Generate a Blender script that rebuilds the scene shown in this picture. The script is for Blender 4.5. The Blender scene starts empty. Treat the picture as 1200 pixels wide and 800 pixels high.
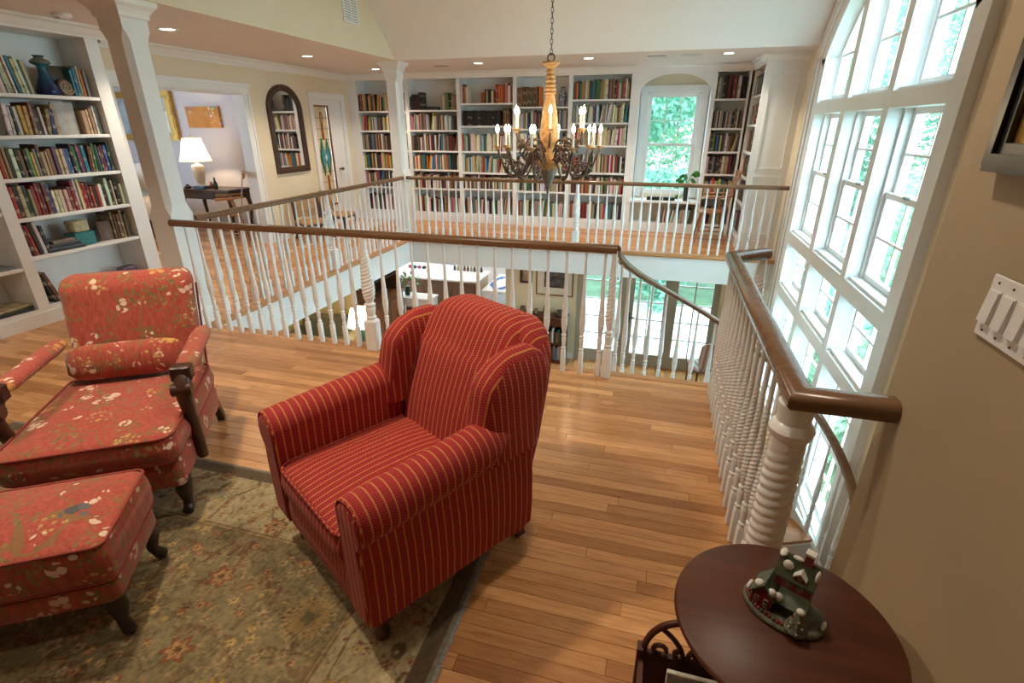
import bpy, math, random
from mathutils import Vector, Matrix

# ------------------------------------------------------------------ camera, world, large lights, exposure
scene = bpy.context.scene
col = scene.collection
R = math.radians
PI = math.pi

cam_d = bpy.data.cameras.new('camera')
cam_d.sensor_width = 36.0
cam_d.lens = 598.0 / 1200.0 * 36.0
cam_d.clip_start = 0.02
cam_d.clip_end = 200
cam = bpy.data.objects.new('camera', cam_d)
col.objects.link(cam)
cam.location = (0, 0, 1.58)
cam.rotation_euler = (R(90 - 22.87), 0, R(15.82))
scene.camera = cam

world = bpy.data.worlds.new('world')
scene.world = world
world.use_nodes = True
bgn = world.node_tree.nodes['Background']
bgn.inputs['Color'].default_value = (0.64, 0.84, 1.0, 1)
bgn.inputs['Strength'].default_value = 13.5

vs = scene.view_settings
vs.view_transform = 'Standard'
vs.look = 'None'
vs.gamma = 1.0
vs.use_curve_mapping = False
vs.exposure = -0.04


def portal(loc, rot, sx, sy):
    d = bpy.data.lights.new('daylight_portal', 'AREA')
    d.shape = 'RECTANGLE'
    d.size = sx
    d.size_y = sy
    d.cycles.is_portal = True
    o = bpy.data.objects.new('daylight_portal', d)
    col.objects.link(o)
    o.location = loc
    o.rotation_euler = rot


# the daylight openings: tall arched window wall, back window, garden doors below
portal((1.80, 5.22, 1.35), (0, R(90), 0), 3.6, 3.2)
portal((1.80, 5.22, -0.95), (0, R(90), 0), 1.3, 3.2)
portal((0.03, 9.10, 1.31), (R(-90), 0, 0), 0.75, 1.5)
portal((-9.6, 4.2, 1.45), (0, R(-90), 0), 1.3, 2.0)  # unseen bedroom opening, added to bring daylight into that room
portal((0.0, 9.70, -1.55), (R(-90), 0, 0), 2.7, 2.1)


def downlight(loc, watts, ang=120, blend=.8, rad=.05, color=(1.0, .84, .66), aim=None):
    d = bpy.data.lights.new('downlight_spot', 'SPOT')
    d.energy = watts
    d.spot_size = R(ang)
    d.spot_blend = blend
    d.shadow_soft_size = rad
    d.color = color
    o = bpy.data.objects.new('downlight_spot', d)
    col.objects.link(o)
    o.location = loc
    if aim:
        o.rotation_euler = (Vector(aim) - Vector(loc)).to_track_quat('-Z', 'Y').to_euler()
    return o


WARM = (1.0, .80, .58)
# recessed lamps of the seating area (in the sloped ceiling over it)
downlight((-1.85, 1.35, 2.68), 138, 130, .7, .07)
downlight((-0.2, 1.75, 3.0), 88, 130, .8, .07)
downlight((-3.2, 1.2, 2.5), 66, 130, .8, .07)
downlight((-2.6, -0.9, 2.36), 40, 130, .8, .07)

# ------------------------------------------------------------------ helpers
rng = random.Random(11)


def tag(o, label=None, cat=None, group=None, kind=None):
    if label:
        o['label'] = label
    if cat:
        o['category'] = cat
    if group:
        o['group'] = group
    if kind:
        o['kind'] = kind
    return o


def thing(name, label, cat, loc=(0, 0, 0), rz=0.0, group=None, kind=None):
    o = bpy.data.objects.new(name, None)
    o.empty_display_size = .1
    col.objects.link(o)
    o.location = loc
    o.rotation_euler = (0, 0, rz)
    return tag(o, label, cat, group, kind)


def put(name, mesh, parent=None, loc=None, rot=None, scale=None, color=None):
    o = bpy.data.objects.new(name, mesh)
    col.objects.link(o)
    if parent is not None:
        o.parent = parent
    if loc is not None:
        o.location = loc
    if rot is not None:
        o.rotation_euler = rot
    if scale is not None:
        o.scale = scale
    if color is not None:
        o.color = (*color, 1)
    return o


class MB:
    def __init__(s):
        s.v = []
        s.f = []
        s.m = []
        s.c = []
        s.mi = 0
        s.col = None

    def add(s, vs_, fs_):
        o = len(s.v)
        s.v += [tuple(v) for v in vs_]
        s.f += [tuple(i + o for i in f) for f in fs_]
        s.m += [s.mi] * len(fs_)
        s.c += [s.col] * len(fs_)
        return s

    def box(s, x0, x1, y0, y1, z0, z1):
        if x0 > x1: x0, x1 = x1, x0
        if y0 > y1: y0, y1 = y1, y0
        if z0 > z1: z0, z1 = z1, z0
        return s.add([(x0, y0, z0), (x1, y0, z0), (x1, y1, z0), (x0, y1, z0),
                      (x0, y0, z1), (x1, y0, z1), (x1, y1, z1), (x0, y1, z1)],
                     [(3, 2, 1, 0), (4, 5, 6, 7), (0, 1, 5, 4), (1, 2, 6, 5), (2, 3, 7, 6), (3, 0, 4, 7)])

    def obox(s, M, hx, hy, hz):
        t = MB().box(-hx, hx, -hy, hy, -hz, hz)
        return s.add([M @ Vector(v) for v in t.v], t.f)

    def cbox(s, x0, x1, y0, y1, z0, z1, c=.004):
        """box with chamfered edges (loft of octagons)"""
        secs = []
        for z, i in ((z0, c), (z0 + c, 0), (z1 - c, 0), (z1, c)):
            a0, a1, b0, b1 = x0 + i, x1 - i, y0 + i, y1 - i
            secs.append([(a0 + c, b0, z), (a1 - c, b0, z), (a1, b0 + c, z), (a1, b1 - c, z),
                         (a1 - c, b1, z), (a0 + c, b1, z), (a0, b1 - c, z), (a0, b0 + c, z)])
        return s.loft(secs)

    def loft(s, secs, cap0=True, cap1=True, closed=True):
        n = len(secs[0])
        vs_ = [p for q in secs for p in q]
        fs_ = []
        for i in range(len(secs) - 1):
            for j in range(n if closed else n - 1):
                k = (j + 1) % n
                fs_.append((i * n + j, i * n + k, (i + 1) * n + k, (i + 1) * n + j))
        if cap0:
            fs_.append(tuple(range(n - 1, -1, -1)))
        if cap1:
            b = (len(secs) - 1) * n
            fs_.append(tuple(range(b, b + n)))
        return s.add(vs_, fs_)

    def lathe(s, prof, seg=16, c=(0, 0, 0), fn=None, cap=True):
        secs = []
        for r, z in prof:
            secs.append([(c[0] + (r if fn is None else fn(r, 2 * PI * j / seg, z)) * math.cos(2 * PI * j / seg),
                          c[1] + (r if fn is None else fn(r, 2 * PI * j / seg, z)) * math.sin(2 * PI * j / seg),
                          c[2] + z) for j in range(seg)])
        return s.loft(secs, cap, cap)

    def tube(s, path, r, seg=8, caps=True, closed=False):
        P = [Vector(p) for p in path]
        n = len(P)
        rs = r if isinstance(r, (list, tuple)) else [r] * n
        T = []
        for i in range(n):
            a = P[(i - 1) % n] if (closed or i > 0) else P[0]
            b = P[(i + 1) % n] if (closed or i < n - 1) else P[-1]
            t = (b - a)
            T.append(t.normalized() if t.length > 1e-9 else Vector((0, 0, 1)))
        up = Vector((0, 0, 1)) if abs(T[0].z) < .9 else Vector((1, 0, 0))
        nx = T[0].cross(up).normalized()
        secs = []
        for i in range(n):
            nx = (nx - T[i] * nx.dot(T[i]))
            nx = nx.normalized() if nx.length > 1e-9 else T[i].orthogonal().normalized()
            ny = T[i].cross(nx)
            secs.append([P[i] + (nx * math.cos(2 * PI * j / seg) + ny * math.sin(2 * PI * j / seg)) * rs[i] for j in range(seg)])
        if closed:
            secs.append(secs[0])
            return s.loft(secs, False, False)
        return s.loft(secs, caps, caps)

    def sweep(s, path, prof, caps=True):
        """profile (side, up) swept along a path, kept upright"""
        P = [Vector(p) for p in path]
        n = len(P)
        secs = []
        for i in range(n):
            d0 = (P[i] - P[i - 1]) if i > 0 else (P[1] - P[0])
            d1 = (P[i + 1] - P[i]) if i < n - 1 else d0
            d0.z = 0; d1.z = 0
            if d0.length < 1e-6: d0 = d1.copy()
            if d1.length < 1e-6: d1 = d0.copy()
            d0.normalize(); d1.normalize()
            t = (d0 + d1).normalized()
            k = 1 / max(.35, t.dot(d1))
            side = Vector((t.y, -t.x, 0)) * k
            secs.append([P[i] + side * a + Vector((0, 0, 1)) * b for a, b in prof])
        return s.loft(secs, caps, caps)

    def prism(s, poly, axis, d0, d1):
        """polygon extruded along an axis; poly in the two other axes, in order (x,y,z minus axis)"""
        def p3(p, d):
            return {'x': (d, p[0], p[1]), 'y': (p[0], d, p[1]), 'z': (p[0], p[1], d)}[axis]
        return s.loft([[p3(p, d0) for p in poly], [p3(p, d1) for p in poly]])

    def sphere(s, c, rx, ry=None, rz=None, seg=12, rings=8):
        ry = ry or rx; rz = rz or rx
        secs = []
        for i in range(rings + 1):
            a = -PI / 2 + PI * i / rings
            q = max(math.cos(a), .02)
            secs.append([(c[0] + rx * q * math.cos(2 * PI * j / seg), c[1] + ry * q * math.sin(2 * PI * j / seg), c[2] + rz * math.sin(a)) for j in range(seg)])
        return s.loft(secs)

    def xform(s, M):
        s.v = [tuple(M @ Vector(v)) for v in s.v]
        return s

    def mesh(s, name, mats, smooth=None):
        me = bpy.data.meshes.new(name)
        me.from_pydata(s.v, [], s.f)
        if not isinstance(mats, (list, tuple)):
            mats = [mats]
        for m in mats:
            me.materials.append(m)
        if len(mats) > 1:
            me.polygons.foreach_set('material_index', s.m)
        if any(c is not None for c in s.c):
            at = me.attributes.new('Col', 'FLOAT_COLOR', 'FACE')
            flat = []
            for c in s.c:
                c = c or (1, 1, 1)
                flat += [c[0], c[1], c[2], 1.0]
            at.data.foreach_set('color', flat)
        if smooth is not None:
            me.polygons.foreach_set('use_smooth', [True] * len(me.polygons))
            me.set_sharp_from_angle(angle=R(smooth))
        me.update()
        return me

    def build(s, name, mats, parent=None, smooth=None, loc=None, rz=None):
        return put(name, s.mesh(name, mats, smooth), parent, loc, (0, 0, rz) if rz is not None else None)


def rrect(hx, hy, r, z, cx=0, cy=0, n=4):
    r = min(r, hx * .99, hy * .99)
    pts = []
    for sx, sy, a0 in ((1, 1, 0), (-1, 1, 90), (-1, -1, 180), (1, -1, 270)):
        for k in range(n + 1):
            a = R(a0 + 90 * k / n)
            pts.append((cx + sx * (hx - r) + r * math.cos(a), cy + sy * (hy - r) + r * math.sin(a), z))
    return pts


def cushion(mb, x0, x1, y0, y1, z0, z1, r=.03, cr=.06, crown=.02, n=5):
    """soft upholstered block with rounded edges and a crowned top"""
    cx, cy, hx, hy = (x0 + x1) / 2, (y0 + y1) / 2, (x1 - x0) / 2, (y1 - y0) / 2
    secs = [rrect(hx * .55, hy * .55, cr * .5, z0, cx, cy, n)]
    for k in range(4):
        a = R(90 * k / 3)
        i = r * (1 - math.sin(a))
        secs.append(rrect(hx - i, hy - i, cr, z0 + r * (1 - math.cos(a)), cx, cy, n))
    zt = z1 - crown
    for k in range(3):
        q = (k + 1) / 4
        b = .006 * math.sin(PI * q)
        secs.append(rrect(hx + b, hy + b, cr, z0 + r + (zt - r - z0 - r) * q, cx, cy, n))
    for k in range(4):
        a = R(90 * k / 3)
        i = r * (1 - math.cos(a))
        secs.append(rrect(hx - i, hy - i, cr, zt - r + r * math.sin(a), cx, cy, n))
    for q in (.8, .6, .4, .2, .05):
        e = crown * (1 - q ** 2.2)
        secs.append(rrect((hx - r) * q, (hy - r) * q, cr * q, zt + e, cx, cy, n))
    return mb.loft(secs)


# ------------------------------------------------------------------ materials
class NT:
    def __init__(s, name):
        s.m = bpy.data.materials.new(name)
        s.m.use_nodes = True
        s.t = s.m.node_tree
        s.b = s.t.nodes['Principled BSDF']
        s.out = s.t.nodes['Material Output']

    def n(s, typ, props=None, **kw):
        nd = s.t.nodes.new('ShaderNode' + typ)
        for k, v in (props or {}).items():
            setattr(nd, k, v)
        for k, v in kw.items():
            key = int(k[1:]) if k[0] == 'i' and k[1:].isdigit() else k.replace('_', ' ')
            s.set(nd.inputs[key], v)
        return nd

    def set(s, sock, v):
        if hasattr(v, 'is_output'):
            s.t.links.new(v, sock)
        elif isinstance(v, (tuple, list)) and len(v) == 3 and sock.type == 'RGBA':
            sock.default_value = (*v, 1)
        else:
            sock.default_value = v

    def math(s, op, a, b=None, c=None):
        nd = s.t.nodes.new('ShaderNodeMath')
        nd.operation = op
        s.set(nd.inputs[0], a)
        if b is not None: s.set(nd.inputs[1], b)
        if c is not None: s.set(nd.inputs[2], c)
        return nd.outputs[0]

    def mix(s, f, a, b, blend='MIX'):
        nd = s.t.nodes.new('ShaderNodeMix')
        nd.data_type = 'RGBA'
        nd.blend_type = blend
        nd.clamp_factor = True
        s.set(nd.inputs[0], f)
        s.set(nd.inputs[6], a)
        s.set(nd.inputs[7], b)
        return nd.outputs[2]

    def ramp(s, f, stops, interp='LINEAR'):
        nd = s.t.nodes.new('ShaderNodeValToRGB')
        nd.color_ramp.interpolation = interp
        el = nd.color_ramp.elements
        while len(el) < len(stops):
            el.new(.5)
        for e, (p, c) in zip(el, stops):
            e.position = p
            e.color = (*c, 1) if len(c) == 3 else c
        s.set(nd.inputs[0], f)
        return nd.outputs[0]

    def noise(s, vec, scale, detail=3, rough=.5, dist=0):
        nd = s.n('TexNoise', None, Scale=scale, Detail=detail, Roughness=rough, Distortion=dist)
        if vec is not None:
            s.set(nd.inputs['Vector'], vec)
        return nd

    def coord(s, which='Object'):
        return s.n('TexCoord').outputs[which]

    def pos(s):
        return s.n('NewGeometry').outputs['Position']

    def mapping(s, vec, scale=(1, 1, 1), loc=(0, 0, 0), rot=(0, 0, 0)):
        return s.n('Mapping', None, Vector=vec, Scale=scale, Location=loc, Rotation=rot).outputs[0]

    def xyz(s, vec):
        return s.n('SeparateXYZ', None, Vector=vec).outputs

    def bump(s, h, strength=.3, dist=.01):
        nd = s.n('Bump', None, Height=h, Strength=strength, Distance=dist)
        s.set(s.b.inputs['Normal'], nd.outputs[0])

    def pbr(s, color=None, rough=None, metal=None, spec=None, **kw):
        if color is not None: s.set(s.b.inputs['Base Color'], color)
        if rough is not None: s.set(s.b.inputs['Roughness'], rough)
        if metal is not None: s.set(s.b.inputs['Metallic'], metal)
        if spec is not None: s.set(s.b.inputs['Specular IOR Level'], spec)
        for k, v in kw.items():
            s.set(s.b.inputs[k.replace('_', ' ')], v)
        return s.m


def plain(name, c, rough=.5, metal=0.0, var=.06, scale=6, bump=0.0, spec=.5, **kw):
    """paint or solid stuff with a little uneven tone"""
    t = NT(name)
    nz = t.noise(t.coord(), scale, 3)
    c2 = tuple(max(0, x * (1 - var)) for x in c)
    c3 = tuple(min(1, x * (1 + var)) for x in c)
    colr = t.ramp(nz.outputs[0], [(.3, c2), (.7, c3)])
    if bump:
        n2 = t.noise(t.coord(), scale * 12, 4)
        t.bump(n2.outputs[0], bump, .004)
    return t.pbr(colr, rough, metal, spec, **kw)


def woodm(name, c1, c2, rough=.35, axis=0, freq=1.0, spec=.5):
    t = NT(name)
    sc = [26 * freq, 26 * freq, 26 * freq]
    sc[axis] = 2.2 * freq
    v = t.mapping(t.coord(), tuple(sc))
    nz = t.noise(v, 1.0, 5, .6, 1.2)
    c = t.ramp(nz.outputs[0], [(.28, c1), (.72, c2)])
    t.bump(nz.outputs[0], .06, .002)
    return t.pbr(c, rough, 0, spec)


def emit(name, c, s):
    t = NT(name)
    return t.pbr((.02, .02, .02), .5, 0, .2, Emission_Color=c, Emission_Strength=s)


M = {}
M['white'] = plain('white_paint', (.80, .80, .78), .38, 0, .015)
M['white_gloss'] = plain('white_gloss_paint', (.80, .80, .79), .25, 0, .01)
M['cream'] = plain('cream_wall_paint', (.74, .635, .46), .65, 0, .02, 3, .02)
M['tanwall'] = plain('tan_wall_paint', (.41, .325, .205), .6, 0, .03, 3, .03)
M['ceil'] = plain('ceiling_paint', (.78, .73, .71), .75, 0, .01)
M['ceil_white'] = plain('vault_paint', (.84, .83, .82), .75, 0, .01)
M['lavender'] = plain('lavender_grey_paint', (.60, .58, .62), .7, 0, .02)
M['rail'] = woodm('oak_handrail', (.125, .062, .029), (.24, .130, .066), .26, 0)
M['nosing'] = woodm('oak_nosing', (.42, .185, .065), (.60, .29, .11), .4, 0)
M['dark'] = woodm('dark_walnut', (.030, .013, .008), (.075, .030, .016), .35, 2)
M['mahog'] = woodm('mahogany', (.060, .016, .007), (.105, .030, .012), .42, 0, .8, .35)
M['ebony'] = woodm('ebonised_wood', (.012, .007, .005), (.03, .016, .010), .35, 2)
M['brownwood'] = woodm('brown_oak', (.15, .06, .025), (.27, .12, .05), .4, 2)
M['iron'] = plain('wrought_iron', (.12, .075, .055), .45, .45, .35, 30, .2)
M['chainm'] = plain('bronze_chain', (.11, .10, .08), .4, .8, .2, 40)
M['gold'] = plain('gilded_wood', (.50, .30, .07), .35, .55, .25, 14, .3)
M['black'] = plain('black_paint', (.012, .012, .013), .3, 0, .1)
M['brass'] = plain('brass', (.55, .40, .16), .3, 1, .1)
M['nickel'] = plain('dark_nickel', (.16, .15, .14), .3, 1, .1)
M['granite'] = plain('pale_stone', (.74, .75, .74), .25, 0, .06, 30)
M['kitwood'] = woodm('cabinet_wood', (.14, .075, .045), (.21, .12, .075), .4, 2)
M['lightwood'] = woodm('light_cabinet_wood', (.45, .30, .18), (.6, .42, .27), .4, 2)
M['olive'] = plain('olive_cloth', (.10, .09, .05), .9, 0, .2, 20, .3)
M['greenleaf'] = plain('houseplant_leaf', (.06, .22, .03), .4, 0, .35, 12)
M['stilegrey'] = plain('taupe_door_paint', (.36, .34, .27), .5, 0, .03)
M['bookpage'] = plain('page_edges', (.70, .63, .48), .8, 0, .08, 60)
t = NT('lamp_shade_cloth')
_d = t.n('BsdfDiffuse', None, Color=(.85, .76, .60))
_t = t.n('BsdfTranslucent', None, Color=(.90, .78, .58))
_m = t.n('MixShader', None, Fac=.55)
t.t.links.new(_d.outputs[0], _m.inputs[1])
t.t.links.new(_t.outputs[0], _m.inputs[2])
t.t.links.new(_m.outputs[0], t.out.inputs['Surface'])
M['shadecloth'] = t.m
t = NT('mirror_glass')
M['mirror'] = t.pbr((.85, .86, .86), .02, 1.0)


def glassm(name, tint=(.93, 1.0, .99)):
    t = NT(name)
    tr = t.n('BsdfTransparent', None, Color=tint)
    gl = t.n('BsdfGlossy', None, Color=(1, 1, 1), Roughness=.02)
    lw = t.n('LayerWeight', None, Blend=.12)
    mx = t.n('MixShader', None)
    bf = t.n('NewGeometry').outputs['Backfacing']
    t.set(mx.inputs[0], t.math('MULTIPLY', lw.outputs['Fresnel'], t.math('SUBTRACT', 1.0, bf)))
    t.set(mx.inputs[1], tr.outputs[0])
    t.set(mx.inputs[2], gl.outputs[0])
    t.t.links.new(mx.outputs[0], t.out.inputs['Surface'])
    return t.m


M['glass'] = glassm('window_glass')
M['ambglass'] = plain('amber_leaded_glass', (.72, .62, .42), .25, 0, .15, 9)

# oak strip floor: per-piece tone from object colour, or from the joined mesh's face colour
def floor_mat(name, mode, axis=0):
    t = NT(name)
    p = t.pos()
    if mode == 'obj':
        base = t.n('ObjectInfo').outputs['Color']
    elif mode == 'attr':
        base = t.n('Attribute', {'attribute_name': 'Col'}).outputs['Color']
    else:
        # strips too far off to tell apart
        x = t.xyz(p)
        along, across = (x[0], x[1]) if axis == 0 else (x[1], x[0])
        row = t.math('FLOOR', t.math('DIVIDE', across, .057))
        rnd = t.n('TexWhiteNoise', {'noise_dimensions': '1D'}, W=row).outputs[0]
        seg = t.math('FLOOR', t.math('ADD', t.math('DIVIDE', along, .9), t.math('MULTIPLY', rnd, 7.3)))
        cv = t.n('CombineXYZ', None, X=row, Y=seg, Z=0.0).outputs[0]
        r2 = t.n('TexWhiteNoise', {'noise_dimensions': '3D'}, Vector=cv).outputs[0]
        base = t.ramp(r2, [(0, (.42, .18, .062)), (.5, (.56, .265, .098)), (1, (.68, .34, .135))])
        fr = t.math('FRACT', t.math('DIVIDE', across, .057))
        line = t.math('LESS_THAN', fr, .045)
        base = t.mix(t.math('MULTIPLY', line, .45), base, (.12, .05, .02))
    sc = (3.2, 38, 1) if axis == 0 else (38, 3.2, 1)
    v = t.mapping(p, sc)
    off = t.n('ObjectInfo').outputs['Random'] if mode == 'obj' else 0.0
    nz = t.n('TexNoise', {'noise_dimensions': '4D'}, Vector=v, W=t.math('MULTIPLY', off, 40.0) if mode == 'obj' else 1.0, Scale=1.0, Detail=5, Roughness=.6, Distortion=1.7)
    g = t.ramp(nz.outputs[0], [(.25, (.55, .48, .42)), (.42, (.86, .82, .78)), (.55, (1.0, 1.0, 1.0)), (.8, (1.14, 1.14, 1.12))])
    c = t.mix(1.0, base, g, 'MULTIPLY')
    nz2 = t.noise(t.mapping(p, (1.3, 1.3, 1)), 1.0, 2)
    rr = t.math('ADD', t.math('MULTIPLY', nz2.outputs[0], .12), .20)
    return t.pbr(c, rr, 0, .5)


M['plank'] = floor_mat('oak_strip', 'obj')
M['plank_attr'] = floor_mat('oak_strip_joined', 'attr')
M['floor_far'] = floor_mat('oak_strip_far', 'far', 0)
M['floor_lower'] = floor_mat('oak_strip_lower', 'far', 1)


# book cover colours per object / per face
def book_mat(name, mode):
    t = NT(name)
    if mode == 'obj':
        base = t.n('ObjectInfo').outputs['Color']
    else:
        base = t.n('Attribute', {'attribute_name': 'Col'}).outputs['Color']
    if mode == 'obj':
        # printed title bands on the spine
        g = t.xyz(t.coord('Generated'))
        rnd = t.n('ObjectInfo').outputs['Random']
        z = t.math('ADD', g[2], t.math('MULTIPLY', rnd, .35))
        zz = t.math('FRACT', t.math('MULTIPLY', z, 2.0))
        band = t.math('MULTIPLY', t.math('GREATER_THAN', zz, .55), t.math('LESS_THAN', zz, .80))
        wob = t.noise(t.mapping(t.coord('Generated'), (3, 3, 46)), 1.0, 1)
        txt = t.math('MULTIPLY', band, t.math('GREATER_THAN', wob.outputs[0], .52))
        txt = t.math('MULTIPLY', txt, t.math('GREATER_THAN', t.math('FRACT', t.math('MULTIPLY', rnd, 9.7)), .35))
        lum = t.n('RGBToBW', None, Color=base).outputs[0]
        ink = t.ramp(lum, [(.12, (.75, .66, .42)), (.3, (.05, .03, .03))])
        base = t.mix(t.math('MULTIPLY', txt, .75), base, ink)
    nz = t.noise(t.coord(), 30, 2)
    c = t.mix(t.math('MULTIPLY', nz.outputs[0], .3), base, (.05, .04, .03))
    return t.pbr(c, .45, 0, .4)


M['book'] = book_mat('book_cover', 'obj')
M['books'] = book_mat('book_covers_joined', 'attr')


# red striped ribbed cloth: gold stripes along the cloth, fine ribs across
def stripe_mat(name, axis):
    t = NT(name)
    x = t.xyz(t.coord())
    nz = t.noise(t.coord(), 9, 2)
    wob = t.math('MULTIPLY', t.math('SUBTRACT', nz.outputs[0], .5), .004)
    if axis == 'x':
        a, o = x[0], t.math('ADD', x[1], x[2])
    else:
        a, o = x[1], t.math('SUBTRACT', x[2], t.math('MULTIPLY', x[0], 1.0))
        if axis == 'yl':
            o = t.math('ADD', x[2], x[0])
    u = t.math('FRACT', t.math('DIVIDE', t.math('ADD', a, wob), .0285))
    st = t.ramp(u, [(0, (0, 0, 0)), (.06, (1, 1, 1)), (.17, (1, 1, 1)), (.23, (0, 0, 0))])
    # ribs are offset in alternate half columns, like a basket weave
    half = t.math('GREATER_THAN', u, .62)
    rib = t.math('FRACT', t.math('ADD', t.math('DIVIDE', o, .0105), t.math('MULTIPLY', half, .5)))
    ribv = t.math('SINE', t.math('MULTIPLY', rib, PI))
    base = t.ramp(ribv, [(.1, (.10, .003, .006)), (.5, (.32, .014, .017)), (1, (.42, .034, .026))])
    c = t.mix(t.math('MULTIPLY', st, .85), base, (.55, .22, .065))
    h = t.math('ADD', t.math('MULTIPLY', ribv, .5), st)
    t.bump(h, .45, .003)
    return t.pbr(c, .75, 0, .25, Sheen_Weight=.08, Sheen_Roughness=.5)


M['stripe_x'] = stripe_mat('red_stripe_cloth_lengthwise', 'x')
M['stripe_y'] = stripe_mat('red_stripe_cloth_crosswise', 'y')
M['stripe_yl'] = stripe_mat('red_stripe_cloth_crosswise_mirrored', 'yl')


# coral cloth with printed blossom sprays
def floral_mat(name):
    t = NT(name)
    p = t.mapping(t.coord(), (.82, .82, .82))
    base_n = t.noise(t.mapping(p, (110, 110, 7)), 1.0, 2)
    base = t.ramp(base_n.outputs[0], [(.3, (.31, .050, .032)), (.7, (.43, .090, .054))])

    def blotch(src, scale, thr0, thr1, sel_lo, sel_hi, color, dist_n=.035, seed=0.0, keep=.8):
        dn = t.noise(t.mapping(p, (1, 1, 1), (seed, seed, seed)), 28, 2)
        off = t.n('VectorMath', {'operation': 'SCALE'}, Vector=dn.outputs['Color'], Scale=dist_n)
        vv = t.n('VectorMath', {'operation': 'ADD'}, i0=t.mapping(p, (1, 1, 1), (seed, seed * 1.7, seed * .6)), i1=off.outputs[0])
        vo = t.n('TexVoronoi', None, Vector=vv.outputs[0], Scale=scale, Randomness=1.0)
        d = vo.outputs['Distance']
        rc = t.xyz(vo.outputs['Color'])
        m = t.ramp(d, [(thr0, (1, 1, 1)), (thr1, (0, 0, 0))])
        sel = t.math('MULTIPLY', t.math('GREATER_THAN', rc[0], sel_lo), t.math('LESS_THAN', rc[0], sel_hi))
        mm = t.math('MULTIPLY', t.math('MULTIPLY', m, sel), keep)
        return t.mix(mm, src, color), rc, d
    def spray(src, seed, cscale, cthr, sel_lo, sel_hi, fscale, fthr, ramp, keep=.92):
        """clumps of petals or leaves: fine cells kept only inside chosen coarse cells"""
        mp = t.mapping(p, (1, 1, 1), (seed, seed * 1.7, seed * .6))
        vo = t.n('TexVoronoi', None, Vector=mp, Scale=cscale, Randomness=1.0)
        rc = t.xyz(vo.outputs['Color'])
        reg = t.math('MULTIPLY', t.math('LESS_THAN', vo.outputs['Distance'], cthr), t.math('MULTIPLY', t.math('GREATER_THAN', rc[0], sel_lo), t.math('LESS_THAN', rc[0], sel_hi)))
        dn = t.noise(mp, fscale * 1.1, 2)
        off = t.n('VectorMath', {'operation': 'SCALE'}, Vector=dn.outputs['Color'], Scale=.5 / fscale)
        vv = t.n('VectorMath', {'operation': 'ADD'}, i0=mp, i1=off.outputs[0])
        vf = t.n('TexVoronoi', None, Vector=vv.outputs[0], Scale=fscale, Randomness=1.0)
        fc_ = t.xyz(vf.outputs['Color'])
        cl = t.ramp(fc_[1], ramp)
        m_ = t.math('MULTIPLY', t.math('MULTIPLY', reg, t.math('LESS_THAN', vf.outputs['Distance'], fthr)), keep)
        return t.mix(m_, src, cl)
    c = base
    # trailing stems
    for sd_, sc_, wd in ((0, 5.5, .009), (7, 8.5, .009)):
        n1 = t.noise(t.mapping(p, (1, 1, 1), (sd_, sd_, sd_)), sc_, 2, .5, .8)
        stem = t.math('LESS_THAN', t.math('ABSOLUTE', t.math('SUBTRACT', n1.outputs[0], .5)), wd)
        gate = t.noise(t.mapping(p, (1, 1, 1), (3 + sd_, 1, 2)), 5, 1)
        stem = t.math('MULTIPLY', stem, t.math('GREATER_THAN', gate.outputs[0], .45))
        c = t.mix(t.math('MULTIPLY', stem, .75), c, (.20, .13, .04))
    olive = [(0, (.13, .12, .04)), (.5, (.20, .15, .05)), (1, (.30, .20, .06))]
    c = spray(c, 1.3, 8.5, .46, .0, .66, 58, .40, olive, .9)
    c = spray(c, 11.3, 9.5, .38, .0, .5, 66, .42, olive, .85)
    c = spray(c, 4.1, 5.5, .30, .0, .36, 34, .46, [(0, (.50, .22, .04)), (1, (.62, .36, .10))], .9)
    c = spray(c, 8.2, 9, .36, .55, 1.0, 60, .36, [(0, (.55, .34, .12)), (1, (.40, .24, .08))], .9)
    c = spray(c, 5.7, 7.5, .23, .25, .85, 42, .50, [(0, (.62, .40, .30)), (.6, (.70, .52, .40)), (1, (.55, .28, .20))], .95)
    c = spray(c, 12.9, 10.5, .24, .25, 1.0, 46, .50, [(0, (.74, .60, .44)), (1, (.66, .44, .34))], .95)
    c = spray(c, 2.9, 12, .25, .25, 1.0, 46, .50, [(0, (.74, .60, .44)), (1, (.62, .46, .32))], .95)
    c = spray(c, 6.6, 4, .16, .80, 1.0, 24, .48, [(0, (.05, .065, .08)), (1, (.13, .15, .15))], .9)
    w = t.noise(p, 260, 2)
    t.bump(w.outputs[0], .25, .002)
    return t.pbr(c, .8, 0, .25, Sheen_Weight=.2)


M['floral'] = floral_mat('coral_blossom_cloth')
M['piping'] = plain('coral_piping', (.26, .04, .025), .8, 0, .2, 30)

# ------------------------------------------------------------------ the setting
ZC = 2.39          # soffit height
XL = -5.42         # left wall
XR = 1.53          # window wall
YF = 7.08          # edge of the far gallery
XG = -3.63         # edge of the left gallery
YN = 3.24          # edge of the near floor
ZL = -2.75         # lower floor
BT = -0.37         # underside of the upper floor


def struct(name, mb, mats, smooth=None, label=None):
    o = mb.build(name, mats, None, smooth)
    tag(o, label, None, None, 'structure')
    return o


# projection used only to choose which pieces show largest
_p, _y = R(22.87), R(15.82)
_fw = Vector((-math.sin(_y) * math.cos(_p), math.cos(_y) * math.cos(_p), -math.sin(_p)))
_rt = Vector((math.cos(_y), math.sin(_y), 0))
_up = _rt.cross(_fw)


def proj(p):
    d = Vector(p) - Vector((0, 0, 1.58))
    w = d.dot(_fw)
    if w < .05:
        return None
    return (600 + 598 * d.dot(_rt) / w, 400 - 598 * d.dot(_up) / w, w)


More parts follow.
